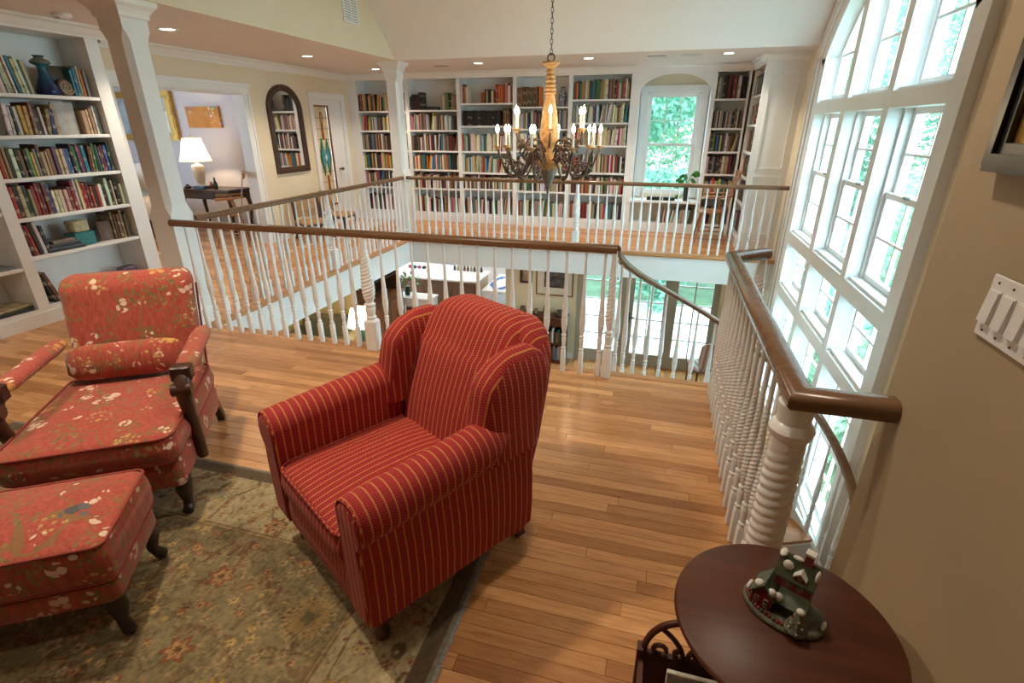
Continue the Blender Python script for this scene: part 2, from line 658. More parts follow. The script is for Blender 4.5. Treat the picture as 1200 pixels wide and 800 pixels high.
# --- floors
fl = struct('floor', MB().box(-5.5, .47, -3, YN, -.05, -.012).box(.40, .66, -3, 1.47, -.05, -.012), M['floor_far'])
fb = struct('floor_gallery', MB().box(-9.5, XG, YN, 9.1, -.05, 0).box(XG, XR, YF, 9.1, -.05, 0).box(-9.5, -5.5, 2.5, YN, -.05, 0), M['floor_far'])
slab = struct('ceiling_lower', MB().box(-5.5, .45, -3, YN - .02, BT, -.05).box(.45, .66, -3, 1.45, BT, -.05)
              .box(-9.5, XG - .02, YN - .02, 13.3, BT, -.05).box(XG - .02, XR, YF + .02, 9.5, BT, -.05).box(XG - .02, -2.65, 9.5, 13.3, BT, -.05), M['white'])
nos = MB()
nos.box(XG - .10, XG + .03, YN, YF, -.032, .004)
nos.box(XG + .03, XR, YF - .03, YF + .10, -.032, .004)
nos.box(XG - .1, .50, YN - .03, YN + .03, -.032, .004)
nos.box(.44, .50, 1.47, YN - .03, -.032, .004)
struct('trim_floor_edge', nos, M['nosing'])

# oak strips of the near floor, each one a piece
def tone():
    k = rng.random()
    a, b = (.40, .172, .060), (.82, .44, .185)
    q = .15 + .75 * k
    if rng.random() < .14:
        q *= .2
    return tuple(a[i] + (b[i] - a[i]) * q for i in range(3))


planks = []
y = YN - .03
row = 0
while y > -1.2:
    x = -5.3 - rng.random() * .8
    while x < .44:
        L = .38 + rng.random() * .95
        x0, x1 = max(x, -5.2), min(x + L, .44 if y > 1.53 else .655)
        if x1 - x0 > .02:
            planks.append((x0, x1, y - .057, y))
        x += L
    y -= .057
scored = []
for (x0, x1, y0, y1) in planks:
    cs = [proj((a, b, 0)) for a, b in ((x0, y0), (x1, y0), (x1, y1), (x0, y1))]
    area = 0
    under = x1 < -.50 and y0 < 1.64 and x0 > -3.5
    if all(c is not None for c in cs) and not under:
        cx = [min(max(c[0], 0), 1200) for c in cs]
        cy = [min(max(c[1], 0), 800) for c in cs]
        area = abs(sum(cx[i] * cy[(i + 1) % 4] - cx[(i + 1) % 4] * cy[i] for i in range(4))) / 2
    scored.append((area, (x0, x1, y0, y1)))
scored.sort(key=lambda q: -q[0])
unit = MB()
unit.loft([[(0, 0, -.012), (1, 0, -.012), (1, 1, -.012), (0, 1, -.012)],
           [(0, 0, -.0012), (1, 0, -.0012), (1, 1, -.0012), (0, 1, -.0012)],
           [(.0012, .02, 0), (.9988, .02, 0), (.9988, .98, 0), (.0012, .98, 0)]], True, True)
plank_me = unit.mesh('plank', M['plank'])
rest = MB()
for k, (a, (x0, x1, y0, y1)) in enumerate(scored):
    if k < 290 and a > 0:
        put('plank', plank_me, fl, (x0 + .0006, y0 + .0004, 0), None, (x1 - x0 - .0012, y1 - y0 - .0008, 1), tone())
    else:
        rest.col = tone()
        rest.box(x0 + .0006, x1 - .0006, y0 + .0004, y1 - .0004, -.012, 0)
ro = rest.build('planks', M['plank_attr'], fl)
tag(ro, None, None, None, 'stuff')

# --- lower storey shell
struct('floor_lower', MB().box(-9.5, -2.7, -3, 13.3, ZL - .1, ZL).box(-2.7, XR, -3, 9.45, ZL - .1, ZL), M['floor_lower'])
M['yellow'] = plain('warm_yellow_paint', (.72, .56, .26), .7, 0, .02)
M['sage'] = plain('pale_sage_paint', (.66, .60, .42), .7, 0, .02)
struct('wall_lower_left', MB().box(-7.15, -7.0, 0, 10.0, ZL, BT).box(-7.0, -5.95, 8.75, 8.9, ZL, BT).box(-5.95, -5.80, 8.6, 10.05, ZL, BT), M['yellow'])
struct('wall_lower_near', MB().box(-9.5, XR, -.6, -.5, ZL, BT), M['sage'])
lw = MB()
DOORS = [(-1.36, -.44), (-.40, .37), (.37, 1.20)]
ZD = -.62
lw.box(-2.78, -1.36, 9.35, 9.5, ZL, BT)
lw.box(-1.36, 1.20, 9.35, 9.5, ZD, BT)
lw.box(-.44, -.40, 9.35, 9.5, ZL, ZD)
lw.box(1.20, XR, 9.35, 9.5, ZL, BT)
struct('wall_lower_back', lw, M['sage'])
struct('wall_kitchen', MB().box(-9.5, -2.78, 13.2, 13.35, ZL, BT), M['white'])
struct('wall_kitchen_side', MB().box(-2.78, -2.63, 9.5, 13.35, ZL, BT), M['white'])

# --- upper walls
wl = MB()
wl.box(XL - .14, XL, 2.6, 4.38, 0, ZC)
wl.box(XL - .14, XL, 4.38, 6.15, 1.97, ZC)
wl.box(XL - .14, XL, 6.15, 7.61, 0, ZC)
wl.box(XL - .14, XL, 7.61, 8.40, 1.97, ZC)
wl.box(XL - .14, XL, 8.40, 9.1, 0, ZC)
wl.box(XL - .14, XL, -3, 2.6, 0, ZC)
struct('wall_left', wl, M['cream'])
wb = MB()
wb.box(-5.56, -.36, 9.0, 9.12, 0, ZC)
wb.box(.43, XR, 9.0, 9.12, 0, ZC)
wb.box(-.36, .43, 9.0, 9.12, 2.06, ZC)
wb.box(-.36, .43, 9.0, 9.12, 0, .56)
struct('wall_back', wb, M['cream'])
struct('wall_bedroom', MB().box(-9.5, XL - .14, 7.25, 7.37, 0, ZC).box(-9.5, -9.38, 2.5, 3.2, 0, ZC).box(-9.5, -9.38, 5.2, 7.37, 0, ZC).box(-9.5, -9.38, 3.2, 5.2, 0, .8).box(-9.5, -9.38, 3.2, 5.2, 2.1, ZC).box(-9.5, XL - .14, 2.5, 2.6, 0, ZC), M['lavender'])  # gap in the outer wall is an unseen opening added for daylight
# picture wall beside the camera
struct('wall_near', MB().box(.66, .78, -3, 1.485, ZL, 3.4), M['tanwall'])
struct('wall_behind', MB().box(-5.6, XR + .17, -3.1, -3.0, ZL, 3.4), M['cream'])

# soffit ceiling and vault
struct('ceiling', MB().box(-9.5, XG, -3, 9.1, ZC, ZC + .1).box(XG, XR, 7.03, 9.1, ZC, ZC + .1).box(XG, XR + .17, -3.1, .95, ZC, ZC + .1), M['ceil'])
ZR = ZC + .9 * 3.06
YM = 7.03 - 3.06
va = MB()
for (ya, za, yb, zb) in ((7.03, ZC, YM, ZR), (YM, ZR, .92, ZC)):
    va.add([(XG - .1, ya, za), (XR + .2, ya, za), (XR + .2, yb, zb), (XG - .1, yb, zb),
            (XG - .1, ya, za + .12), (XR + .2, ya, za + .12), (XR + .2, yb, zb + .12), (XG - .1, yb, zb + .12)],
           [(0, 1, 2, 3), (7, 6, 5, 4), (0, 4, 5, 1), (1, 5, 6, 2), (2, 6, 7, 3), (3, 7, 4, 0)])
struct('ceiling_vault', va, M['ceil_white'])
struct('wall_gable', MB().prism([(.92, ZC), (7.03, ZC), (YM, ZR)], 'x', XG, XG + .02), M['cream'])

# --- window wall on the right, with the arched opening
YA, HC, AL = 5.25, 1.63, 55
AR = HC / math.sin(R(AL))
ACZ = 2.23 - AR * math.cos(R(AL))


def arc_z(y, r):
    return ACZ + math.sqrt(max(r * r - (y - YA) ** 2, 0))


def arc_pts(y0, y1, r, n=16):
    return [(y0 + (y1 - y0) * k / n, arc_z(y0 + (y1 - y0) * k / n, r)) for k in range(n + 1)]


Y0, Y1 = YA - HC, YA + HC       # 3.62 .. 6.88
wr = MB()
wr.box(XR, XR + .17, -3, Y0, ZL, 5.4)
wr.box(XR, XR + .17, Y1, 9.5, ZL, 5.4)
wr.box(XR, XR + .17, Y0, Y1, ZL, -1.62)
pts = arc_pts(Y1, Y0, AR, 24)
top = [(yy, 5.4) for yy, zz in pts]
vsq = []
for (yy, zz), (ty, tz) in zip(pts, top):
    vsq += [(XR, yy, zz), (XR, ty, tz), (XR + .17, yy, zz), (XR + .17, ty, tz)]
fsq = []
for i in range(len(pts) - 1):
    a, b = i * 4, i * 4 + 4
    fsq += [(a, a + 1, b + 1, b), (a + 2, b + 2, b + 3, a + 3), (a, b, b + 2, a + 2)]
wr.add(vsq, fsq)
struct('wall_right', wr, M['cream'])

tr = thing('trim_window_wall', None, None, kind='structure')
XO, XI = 1.50, 1.73
BAYS = [(3.75, 4.60), (4.71, 5.63), (5.76, 6.70)]
for y0, y1 in ((Y0, 3.75), (4.60, 4.71), (5.63, 5.76), (6.70, Y1)):
    yc = (y0 + y1) / 2
    ztop = arc_z(yc, AR - .03) if abs(yc - YA) < 1.2 else 2.23
    MB().box(XO, XI, y0, y1, -1.62, ztop).build('mullion', M['white'], tr)
for z0, z1 in ((1.70, 1.81), (.31, .44), (-.31, -.19), (-1.66, -1.58)):
    for y0, y1 in BAYS:
        m = MB().box(XO, XI, y0, y1, z0, z1)
        m.box(XO + .03, XI - .02, y0 + .004, y1 - .004, z1, z1 + .022)       # sloped sill piece
        m.build('transom', M['white'], tr)
# arch jamb and casing
def ring(mb, r0, r1, x0, x1, n=28, ya=Y1, yb=Y0):
    secs = []
    for k in range(n + 1):
        a = R(-AL) + R(2 * AL) * k / n
        secs.append([(x0, YA - r0 * math.sin(a), ACZ + r0 * math.cos(a)), (x1, YA - r0 * math.sin(a), ACZ + r0 * math.cos(a)),
                     (x1, YA - r1 * math.sin(a), ACZ + r1 * math.cos(a)), (x0, YA - r1 * math.sin(a), ACZ + r1 * math.cos(a))])
    mb.loft(secs)
m = MB(); ring(m, AR - .13, AR + .004, XO, XI); m.build('arch_jamb', M['white'], tr)
m = MB(); ring(m, AR, AR + .12, XO - .015, XR); ring(m, AR + .09, AR + .13, XO - .03, XR); m.build('arch_casing', M['white'], tr)
for s, yy in ((1, Y1), (-1, Y0)):
    m = MB().box(XO - .015, XR, yy, yy + s * .10, -1.75, 2.26)
    m.box(XO - .03, XR, yy + s * .085, yy + s * .115, -1.75, 2.26)
    m.build('side_casing', M['white'], tr)

wn = [0]


def window_thing(label):
    wn[0] += 1
    return thing('window_%d' % wn[0], label, None, kind='structure')


def sash(parent, axis, a0, a1, z0, z1, d, nx, nz, w=.042, mt=.018, th=.035, name='sash'):
    """a glazed sash in the plane axis=d; a runs along the wall"""
    def bx(mb, p0, p1, q0, q1, dd0, dd1):
        if axis == 'x':
            mb.box(dd0, dd1, p0, p1, q0, q1)
        else:
            mb.box(p0, p1, dd0, dd1, q0, q1)
    f = MB()
    bx(f, a0, a0 + w, z0, z1, d - th / 2, d + th / 2)
    bx(f, a1 - w, a1, z0, z1, d - th / 2, d + th / 2)
    bx(f, a0 + w, a1 - w, z0, z0 + w, d - th / 2, d + th / 2)
    bx(f, a0 + w, a1 - w, z1 - w, z1, d - th / 2, d + th / 2)
    so = f.build(name, M['white'], parent)
    A0, A1, Z0, Z1 = a0 + w, a1 - w, z0 + w, z1 - w
    for i in range(1, nx):
        c = A0 + (A1 - A0) * i / nx
        g = MB(); bx(g, c - mt / 2, c + mt / 2, Z0, Z1, d - .014, d + .014); g.build('muntin', M['white'], so)
    for j in range(1, nz):
        c = Z0 + (Z1 - Z0) * j / nz
        g = MB(); bx(g, A0, A1, c - mt / 2, c + mt / 2, d - .0135, d + .0135); g.build('muntin', M['white'], so)
    me = MB()
    pw, ph = (A1 - A0) / nx - mt * .8, (Z1 - Z0) / nz - mt * .8
    bx(me, -pw / 2, pw / 2, -ph / 2, ph / 2, -.002, .002)
    me = me.mesh('pane', M['glass'])
    for i in range(nx):
        for j in range(nz):
            ca, cz = A0 + (A1 - A0) * (i + .5) / nx, Z0 + (Z1 - Z0) * (j + .5) / nz
            put('pane', me, so, (d, ca, cz) if axis == 'x' else (ca, d, cz))
    return so


ordn = ['near the tan wall', 'in the middle', 'at the far end']
for bi, (y0, y1) in enumerate(BAYS):
    w_ = window_thing('tall double-hung window of the window wall, ' + ordn[bi])
    sash(w_, 'x', y0 + .03, y1 - .03, 1.085, 1.70, 1.675, 2, 2)
    sash(w_, 'x', y0 + .03, y1 - .03, .465, 1.125, 1.635, 2, 2)
    MB().box(1.595, 1.62, (y0 + y1) / 2 - .03, (y0 + y1) / 2 + .03, 1.118, 1.135).build('sash_lock', M['nickel'], w_)
    MB().box(1.60, XI, y0, y0 + .03, .44, 1.70).box(1.60, XI, y1 - .03, y1, .44, 1.70).build('stop', M['white'], w_)
    w_ = window_thing('small square window under the tall one, ' + ordn[bi])
    sash(w_, 'x', y0 + .03, y1 - .03, -.165, .31, 1.65, 2, 2)
    w_ = window_thing('lowest window of the window wall, ' + ordn[bi])
    sash(w_, 'x', y0 + .03, y1 - .03, -.95, -.31, 1.665, 2, 2)
    sash(w_, 'x', y0 + .03, y1 - .03, -1.56, -.93, 1.63, 2, 2)
    # arched light on top
    w_ = window_thing('arched top light of the window wall, ' + ordn[bi])
    Rg = AR - .12
    zb = 1.832
    n = 10
    ya, yb = y0 + .02, y1 - .02
    ya, yb = max(ya, YA - HC + .16), min(yb, YA + HC - .16)
    wf = .045
    out = [(ya, zb), (yb, zb)] + arc_pts(yb, ya, Rg, n)
    inn = [(ya + wf, zb + wf), (yb - wf, zb + wf)] + arc_pts(yb - wf, ya + wf, Rg - wf, n)
    f = MB()
    secs = []
    for (o_, i_) in zip(out, inn):
        secs.append([(1.63, o_[0], o_[1]), (1.67, o_[0], o_[1]), (1.67, i_[0], i_[1]), (1.63, i_[0], i_[1])])
    secs.append(secs[0])
    f.loft(secs, False, False)
    so = f.build('sash', M['white'], w_)
    ym = (ya + yb) / 2
    Ri = Rg - wf
    MB().box(1.635, 1.665, ym - .01, ym + .01, zb + wf, arc_z(ym, Ri)).build('muntin', M['white'], so)
    levels = [zb + wf, 2.24, 2.62]
    for z in levels[1:]:
        rr = math.sqrt(max(Ri * Ri - (z - ACZ) ** 2, 0))
        l0, l1 = max(ya + wf, YA - rr), min(yb - wf, YA + rr)
        if l1 > l0:
            MB().box(1.636, 1.664, l0, l1, z - .01, z + .01).build('muntin', M['white'], so)
    for (pa, pb) in ((ya + wf, ym), (ym, yb - wf)):
        for li in range(3):
            z0 = levels[li]
            z1 = levels[li + 1] if li < 2 else 9
            ps = [(yy, min(max(zz, z0), z1)) for yy, zz in arc_pts(pb, pa, Ri, 6)]
            if max(p[1] for p in ps) - z0 < .02:
                continue
            MB().prism([(pa, z0), (pb, z0)] + ps, 'x', 1.648, 1.652).build('pane', M['glass'], so)

# --- back gallery window in its arched recess
wbk = window_thing('six-over-six window in the arched recess between the bookcases')
sash(wbk, 'y', -.33, .40, 1.29, 2.03, 9.055, 3, 2, .04, .014)
sash(wbk, 'y', -.33, .40, .59, 1.33, 9.02, 3, 2, .04, .014)
m = MB()
m.box(-.46, -.35, 8.955, 9.0, .52, 2.06).box(.42, .53, 8.955, 9.0, .52, 2.06).box(-.48, .55, 8.95, 9.0, 2.06, 2.15)
m.build('casing', M['white'], wbk)
MB().box(-.36, -.33, 9.0, 9.12, .56, 2.06).box(.40, .43, 9.0, 9.12, .56, 2.06).box(-.36, .43, 9.0, 9.12, 2.03, 2.06).box(-.36, .43, 9.0, 9.12, .56, .59).build('jamb', M['white'], wbk)

# --- french doors below
dn = 0
for i, (x0, x1) in enumerate(DOORS):
    dn += 1
    d_ = thing('door_%d' % dn, 'taupe glazed garden door downstairs, ' + ['beside the framed picture', 'in the middle', 'behind the upholstered dining chair'][i], None, kind='structure')
    st = .115
    f = MB()
    f.box(x0, x0 + st, 9.38, 9.43, ZL, ZD).box(x1 - st, x1, 9.38, 9.43, ZL, ZD)
    f.box(x0 + st, x1 - st, 9.38, 9.43, ZL, ZL + .25).box(x0 + st, x1 - st, 9.38, 9.43, ZD - .12, ZD)
    lf = f.build('leaf', M['stilegrey'], d_)
    a0, a1, z0, z1 = x0 + st, x1 - st, ZL + .25, ZD - .12
    for k in range(1, 2):
        c = (a0 + a1) / 2
        MB().box(c - .011, c + .011, 9.39, 9.42, z0, z1).build('muntin', M['stilegrey'] if i == 2 else M['white'], lf)
    for k in range(1, 5):
        c = z0 + (z1 - z0) * k / 5
        MB().box(a0, a1, 9.391, 9.419, c - .011, c + .011).build('muntin', M['white'], lf)
    pm = MB().box(-(a1 - a0) / 4 + .01, (a1 - a0) / 4 - .01, -.002, .002, -(z1 - z0) / 10 + .01, (z1 - z0) / 10 - .01).mesh('pane', M['glass'])
    for p in range(2):
        for k in range(5):
            put('pane', pm, lf, (a0 + (a1 - a0) * (p + .5) / 2, 9.405, z0 + (z1 - z0) * (k + .5) / 5))
    if i == 1:
        MB().box(x0 + .045, x0 + .07, 9.35, 9.38, -1.86, -1.66).box(x0 + .045, x0 + .16, 9.325, 9.345, -1.76, -1.74).build('door_handle', M['black'], d_)

# --- bedroom doorway casing and the leaded-glass door on the left wall
m = MB()
for y0, y1 in ((4.28, 4.39), (6.14, 6.26)):
    m.box(XL, XL + .025, y0, y1, 0, 1.975)
    m.box(XL, XL + .035, y0 if y0 < 5 else y1 - .03, y0 + .03 if y0 < 5 else y1, 0, 1.975)
m.box(XL, XL + .025, 4.28, 6.26, 1.975, 2.08)
m.box(XL, XL + .04, 4.26, 6.28, 2.055, 2.09)
m.box(XL - .14, XL, 6.14, 6.152, 0, 1.975).box(XL - .14, XL, 4.378, 4.39, 0, 1.975).box(XL - .14, XL, 4.39, 6.14, 1.955, 1.972)
struct('trim_bedroom_doorway', m, M['white'])
m = MB()
for y0, y1 in ((7.52, 7.62), (8.40, 8.50)):
    m.box(XL, XL + .025, y0, y1, 0, 1.975)
m.box(XL, XL + .025, 7.52, 8.50, 1.975, 2.07)
struct('trim_glass_door', m, M['white'])
dn += 1
d_ = thing('door_%d' % dn, 'white door with tall leaded amber glass beside the arched mirror', None, kind='structure')
DX = XL - .008
m = MB()
m.box(DX - .04, DX, 7.615, 7.645, 0, 1.97).box(DX - .04, DX, 8.03, 8.40, 0, 1.97).box(DX - .04, DX, 7.645, 8.03, 0, .35).box(DX - .04, DX, 7.645, 8.03, 1.87, 1.97)
lf = m.build('leaf', M['white'], d_)
m = MB()
m.box(DX - .01, DX + .012, 7.632, 7.654, .33, 1.89).box(DX - .01, DX + .012, 8.012, 8.037, .33, 1.89).box(DX - .01, DX + .012, 7.654, 8.012, .33, .355).box(DX - .01, DX + .012, 7.654, 8.012, 1.865, 1.89)
m.build('glass_frame', M['brownwood'], d_)
pane = MB().box(DX - .025, DX - .02, 7.654, 8.012, .35, 1.87).build('glass_panel', M['ambglass'], d_)
for k in range(8):
    z = .55 + .165 * k
    MB().box(DX - .02, DX - .016, 7.654, 8.012, z - .004, z + .004).build('lead_line', M['nickel'], pane)
M['glassblue'] = plain('turquoise_glass', (.06, .28, .34), .2, 0, .3, 20)
M['glassgreen'] = plain('green_glass', (.04, .16, .06), .2, 0, .3, 20)
M['glassamber'] = plain('amber_glass', (.34, .11, .02), .2, 0, .3, 20)
yc, zc = 7.835, 1.10
def diamond(mb, y, z, hy, hz, x0=DX - .016, x1=DX - .006):
    mb.prism([(y - hy, z), (y, z - hz), (y + hy, z), (y, z + hz)], 'x', x0, x1)
for s in (-1, 1):
    m = MB(); diamond(m, yc + s * .07, zc, .075, .30); m.build('green_diamond', M['glassgreen'], pane)
    m = MB(); diamond(m, yc + s * .055, zc, .055, .20, DX - .012, DX - .003); m.build('blue_diamond', M['glassblue'], pane)
m = MB(); diamond(m, yc, zc, .028, .06, DX - .01, DX); m.build('white_diamond', M['white_gloss'], pane)
m = MB().box(DX - .016, DX - .004, yc - .022, yc + .022, 1.38, 1.62).box(DX - .016, DX - .004, yc - .022, yc + .022, .50, .82)
m.build('amber_bar', M['glassamber'], pane)
m = MB()
m.tube([(DX - .006, yc + .028 * math.sin(2 * PI * k / 14), 1.70 + .085 * math.cos(2 * PI * k / 14)) for k in range(14)], .008, 6, closed=True)
m.build('amber_loop', M['glassamber'], pane)
k_ = MB()
k_.tube([(DX, 8.17, .90), (DX + .05, 8.17, .90)], .012, 8)
k_.sphere((DX + .065, 8.17, .90), .028, seg=10, rings=6)
k_.build('door_knob', M['nickel'], d_, 40)

# --- crown, baseboards
def crown_run(mb, p0, p1, nrm, z=ZC, s=1.0):
    prof = [(0, 0), (.085 * s, 0), (.085 * s, -.018), (.060 * s, -.03), (.035 * s, -.065), (.018 * s, -.085), (.018 * s, -.10), (0, -.10)]
    secs = []
    for p in (p0, p1):
        secs.append([(p[0] + nrm[0] * a, p[1] + nrm[1] * a, z + b) for a, b in prof])
    mb.loft(secs)
m = MB(); crown_run(m, (XL, 4.06), (XL, 8.67), (1, 0)); struct('trim_crown_left', m, M['white'])
m = MB()
m.box(XL, XL + .018, 6.28, 7.52, 0, .14).box(XL, XL + .018, 8.52, 8.66, 0, .14).box(XL, XL + .018, 4.06, 4.27, 0, .14)
struct('baseboard_left', m, M['white'])
struct('baseboard_lower_back', MB().box(-2.78, -1.40, 9.33, 9.35, ZL, ZL + .13).box(1.22, XR, 9.33, 9.35, ZL, ZL + .13), M['white'])
struct('trim_lower_left', MB().box(-7.0, -6.96, 3.2, 9.9, -.86, -.81), M['dark'])

# --- square columns with chamfered shafts
def column(x, y, hw, label, cw):
    c = thing('column', label, 'column', (x, y, 0))
    def oct_(h, ch, z):
        return [(-h + ch, -h, z), (h - ch, -h, z), (h, -h + ch, z), (h, h - ch, z), (h - ch, h, z), (-h + ch, h, z), (-h, h - ch, z), (-h, -h + ch, z)]
    s = MB()
    e = .0015
    s.loft([oct_(hw, e, 0), oct_(hw, e, .93), oct_(hw * .985, cw * .6, .965), oct_(hw * .96, cw, 1.01),
            oct_(hw * .96, cw, 2.13), oct_(hw * .985, cw * .6, 2.17), oct_(hw, e, 2.20), oct_(hw, e, ZC)])
    s.build('shaft', M['white'], c)
    k = MB()
    k.loft([oct_(hw, e, 2.27), oct_(hw + .012, e, 2.28), oct_(hw + .016, e, 2.305), oct_(hw + .03, e, 2.33), oct_(hw + .055, e, 2.355), oct_(hw + .06, e, 2.375), oct_(hw + .06, e, ZC)])
    k.build('capital', M['white'], c)
    b = MB()
    b.loft([oct_(hw + .015, e, 0), oct_(hw + .015, e, .12), oct_(hw, e, .14)])
    b.build('plinth', M['white'], c)
    return c


column(-3.79, 3.29, .105, 'square white column at the end of the near railing, by the tall bookcase', .035)
column(-3.74, 7.19, .10, 'square white column where the two far galleries meet', .033)

# ------------------------------------------------------------------ bookcases
BOOKS = []      # every volume, before it is decided which are singled out
ORD = ['first', 'second', 'third', 'fourth', 'fifth', 'sixth', 'seventh', 'eighth', 'ninth', 'tenth', 'eleventh', 'twelfth', 'thirteenth',
       'fourteenth', 'fifteenth', 'sixteenth', 'seventeenth', 'eighteenth', 'nineteenth', 'twentieth']
for t_ in ('twenty', 'thirty', 'forty'):
    ORD += [t_ + '-' + o for o in ORD[:9]] + [{'twenty': 'thirtieth', 'thirty': 'fortieth', 'forty': 'fiftieth'}[t_]]

PAL = {
    'white': [(.72, .68, .58), (.62, .60, .55), (.75, .73, .68)],
    'cream': [(.62, .52, .33), (.55, .45, .27)],
    'red': [(.42, .03, .03), (.30, .02, .025), (.50, .06, .04)],
    'maroon': [(.13, .015, .02), (.17, .03, .025)],
    'orange': [(.62, .17, .03), (.60, .25, .05)],
    'yellow': [(.62, .42, .06), (.55, .40, .10)],
    'green': [(.04, .16, .06), (.10, .22, .05), (.02, .09, .05)],
    'blue': [(.03, .07, .24), (.05, .14, .32), (.02, .03, .10)],
    'teal': [(.02, .20, .24), (.05, .28, .32)],
    'grey': [(.20, .20, .20), (.30, .29, .28)],
    'black': [(.012, .012, .014), (.025, .022, .022)],
    'brown': [(.12, .06, .03), (.18, .10, .05), (.22, .12, .06)],
    'tan': [(.36, .24, .12), (.42, .31, .18)],
    'pink': [(.52, .20, .22), (.45, .12, .22)],
    'purple': [(.14, .06, .18)],
}
MIXES = {
    'all': ['white'] * 7 + ['cream'] * 4 + ['red'] * 3 + ['maroon'] * 2 + ['orange', 'yellow'] + ['green'] * 3 + ['blue'] * 3 + ['teal', 'grey', 'pink', 'purple'] + ['black'] * 9 + ['brown'] * 4 + ['tan'] * 4 + ['grey'] * 3,
    'pale': ['white'] * 6 + ['cream'] * 4 + ['tan'] * 3 + ['green', 'grey', 'brown', 'blue', 'red', 'teal'],
    'warm': ['yellow'] * 3 + ['orange'] * 2 + ['red'] * 2 + ['black'] * 5 + ['white'] * 4 + ['teal', 'brown', 'tan', 'cream', 'blue'],
    'dark': ['black'] * 9 + ['brown'] * 4 + ['maroon'] * 2 + ['tan'] * 3 + ['white'] * 4 + ['grey'] * 2 + ['blue', 'green', 'red'],
    'reds': ['red'] * 3 + ['maroon'] * 3 + ['white'] * 5 + ['cream'] * 4 + ['tan'] * 2 + ['brown'] * 2 + ['black'] * 3 + ['green'] * 2 + ['black'] * 2 + ['tan', 'blue', 'grey'],
    'orange': ['orange'] * 5 + ['red'] * 2 + ['white', 'pink'],
    'whites': ['white'] * 6 + ['cream'] * 2 + ['teal', 'green'],
    'black': ['black'],
    'brown': ['brown'],
}


def bookcase(name, label, loc, rz, w, shelves, depth=.30, zbot=.14, ztop=2.29, stile=.03, rstile=None, header=True, cat='bookcase', base=True):
    b = thing(name, label, cat, loc, rz, None)
    rs = stile if rstile is None else rstile
    MB().box(-stile, 0, 0, .022, 0, ztop + (.10 if header else 0)).build('stile', M['white'], b)
    MB().box(w, w + rs, 0, .022, 0, ztop + (.10 if header else 0)).build('stile', M['white'], b)
    MB().box(-.012, 0, .022, depth, 0, ztop + .02).build('side_panel', M['white'], b)
    MB().box(w, w + .012, .022, depth, 0, ztop + .02).build('side_panel', M['white'], b)
    MB().box(0, w, depth - .012, depth, 0, ztop + .02).build('back_panel', M['white'], b)
    if header:
        MB().box(0, w, 0, .022, ztop, ztop + .10).box(0, w, .022, depth - .012, ztop, ztop + .02).build('top_rail', M['white'], b)
    if base:
        m = MB().box(0, w, 0, .022, 0, zbot).box(-stile, w + rs, -.012, 0, 0, zbot - .03).box(0, w, .022, depth - .012, zbot - .025, zbot)
        m.build('base', M['white'], b)
    for z in shelves:
        MB().cbox(.001, w - .001, .004, depth - .013, z - .028, z, .003).build('shelf', M['white'], b)
    Mx = Matrix.Translation(Vector(loc)) @ Matrix.Rotation(rz, 4, 'Z')
    return b, Mx


def fill(Mx, case, shelf_no, z, u0, u1, hmin, hmax, mix='all', tmin=.018, tmax=.042, depth=.30, dmin=.15, dmax=.22, gapp=0.0, leanp=.04, setback=.03, start_lean=0.0, lean_all=None):
    u = u0
    k = 0
    lean = start_lean
    hbase = rng.uniform(hmin, hmax)
    while True:
        t_ = rng.uniform(tmin, tmax)
        if rng.random() < .12:
            t_ *= 1.35
        if u + t_ > u1:
            break
        if rng.random() < .35:
            hbase = rng.uniform(hmin, hmax)
        h = min(hmax, max(hmin, hbase + rng.uniform(-.02, .02)))
        d = min(depth - .05, rng.uniform(dmin, dmax))
        cname = rng.choice(MIXES[mix])
        c = rng.choice(PAL[cname])
        c = tuple(max(.004, min(.9, x * rng.uniform(.8, 1.2))) for x in c)
        if rng.random() < leanp:
            lean = rng.uniform(.05, .22)
        fb_ = setback + rng.uniform(0, .015)
        off = h * math.sin(abs(lean)) if lean else 0
        if u + t_ + off > u1:
            lean = 0; off = 0
        Lx = Mx @ Matrix.Translation((u + (off if lean > 0 else 0), fb_, z + .0008)) @ Matrix.Rotation(-lean, 4, 'Y')
        if lean_all is not None:
            la = lean_all * rng.uniform(.75, 1.1)
            lean = 0
            Lx = Mx @ Matrix.Translation((u, fb_, z + .0008)) @ Matrix.Rotation(-la, 4, 'Y')
            u += t_ * (1 / math.cos(la) - 1) + .002
        if lean > 0:
            Lx = Mx @ Matrix.Translation((u, fb_, z + .0008 + t_ * math.sin(lean))) @ Matrix.Rotation(lean, 4, 'Y')
        BOOKS.append(dict(M=Lx, s=(t_ - .001, d, h), c=c, cn=cname, case=case, sh=shelf_no, k=k))
        k += 1
        u += t_ / max(.5, math.cos(lean)) + (.0015 if not lean else .004)
        if lean:
            lean *= .75
            if lean < .04: lean = 0
        if rng.random() < gapp:
            u += rng.uniform(.03, .12)
    return u


SH = [1.82, 1.512, 1.19, .88, .565]
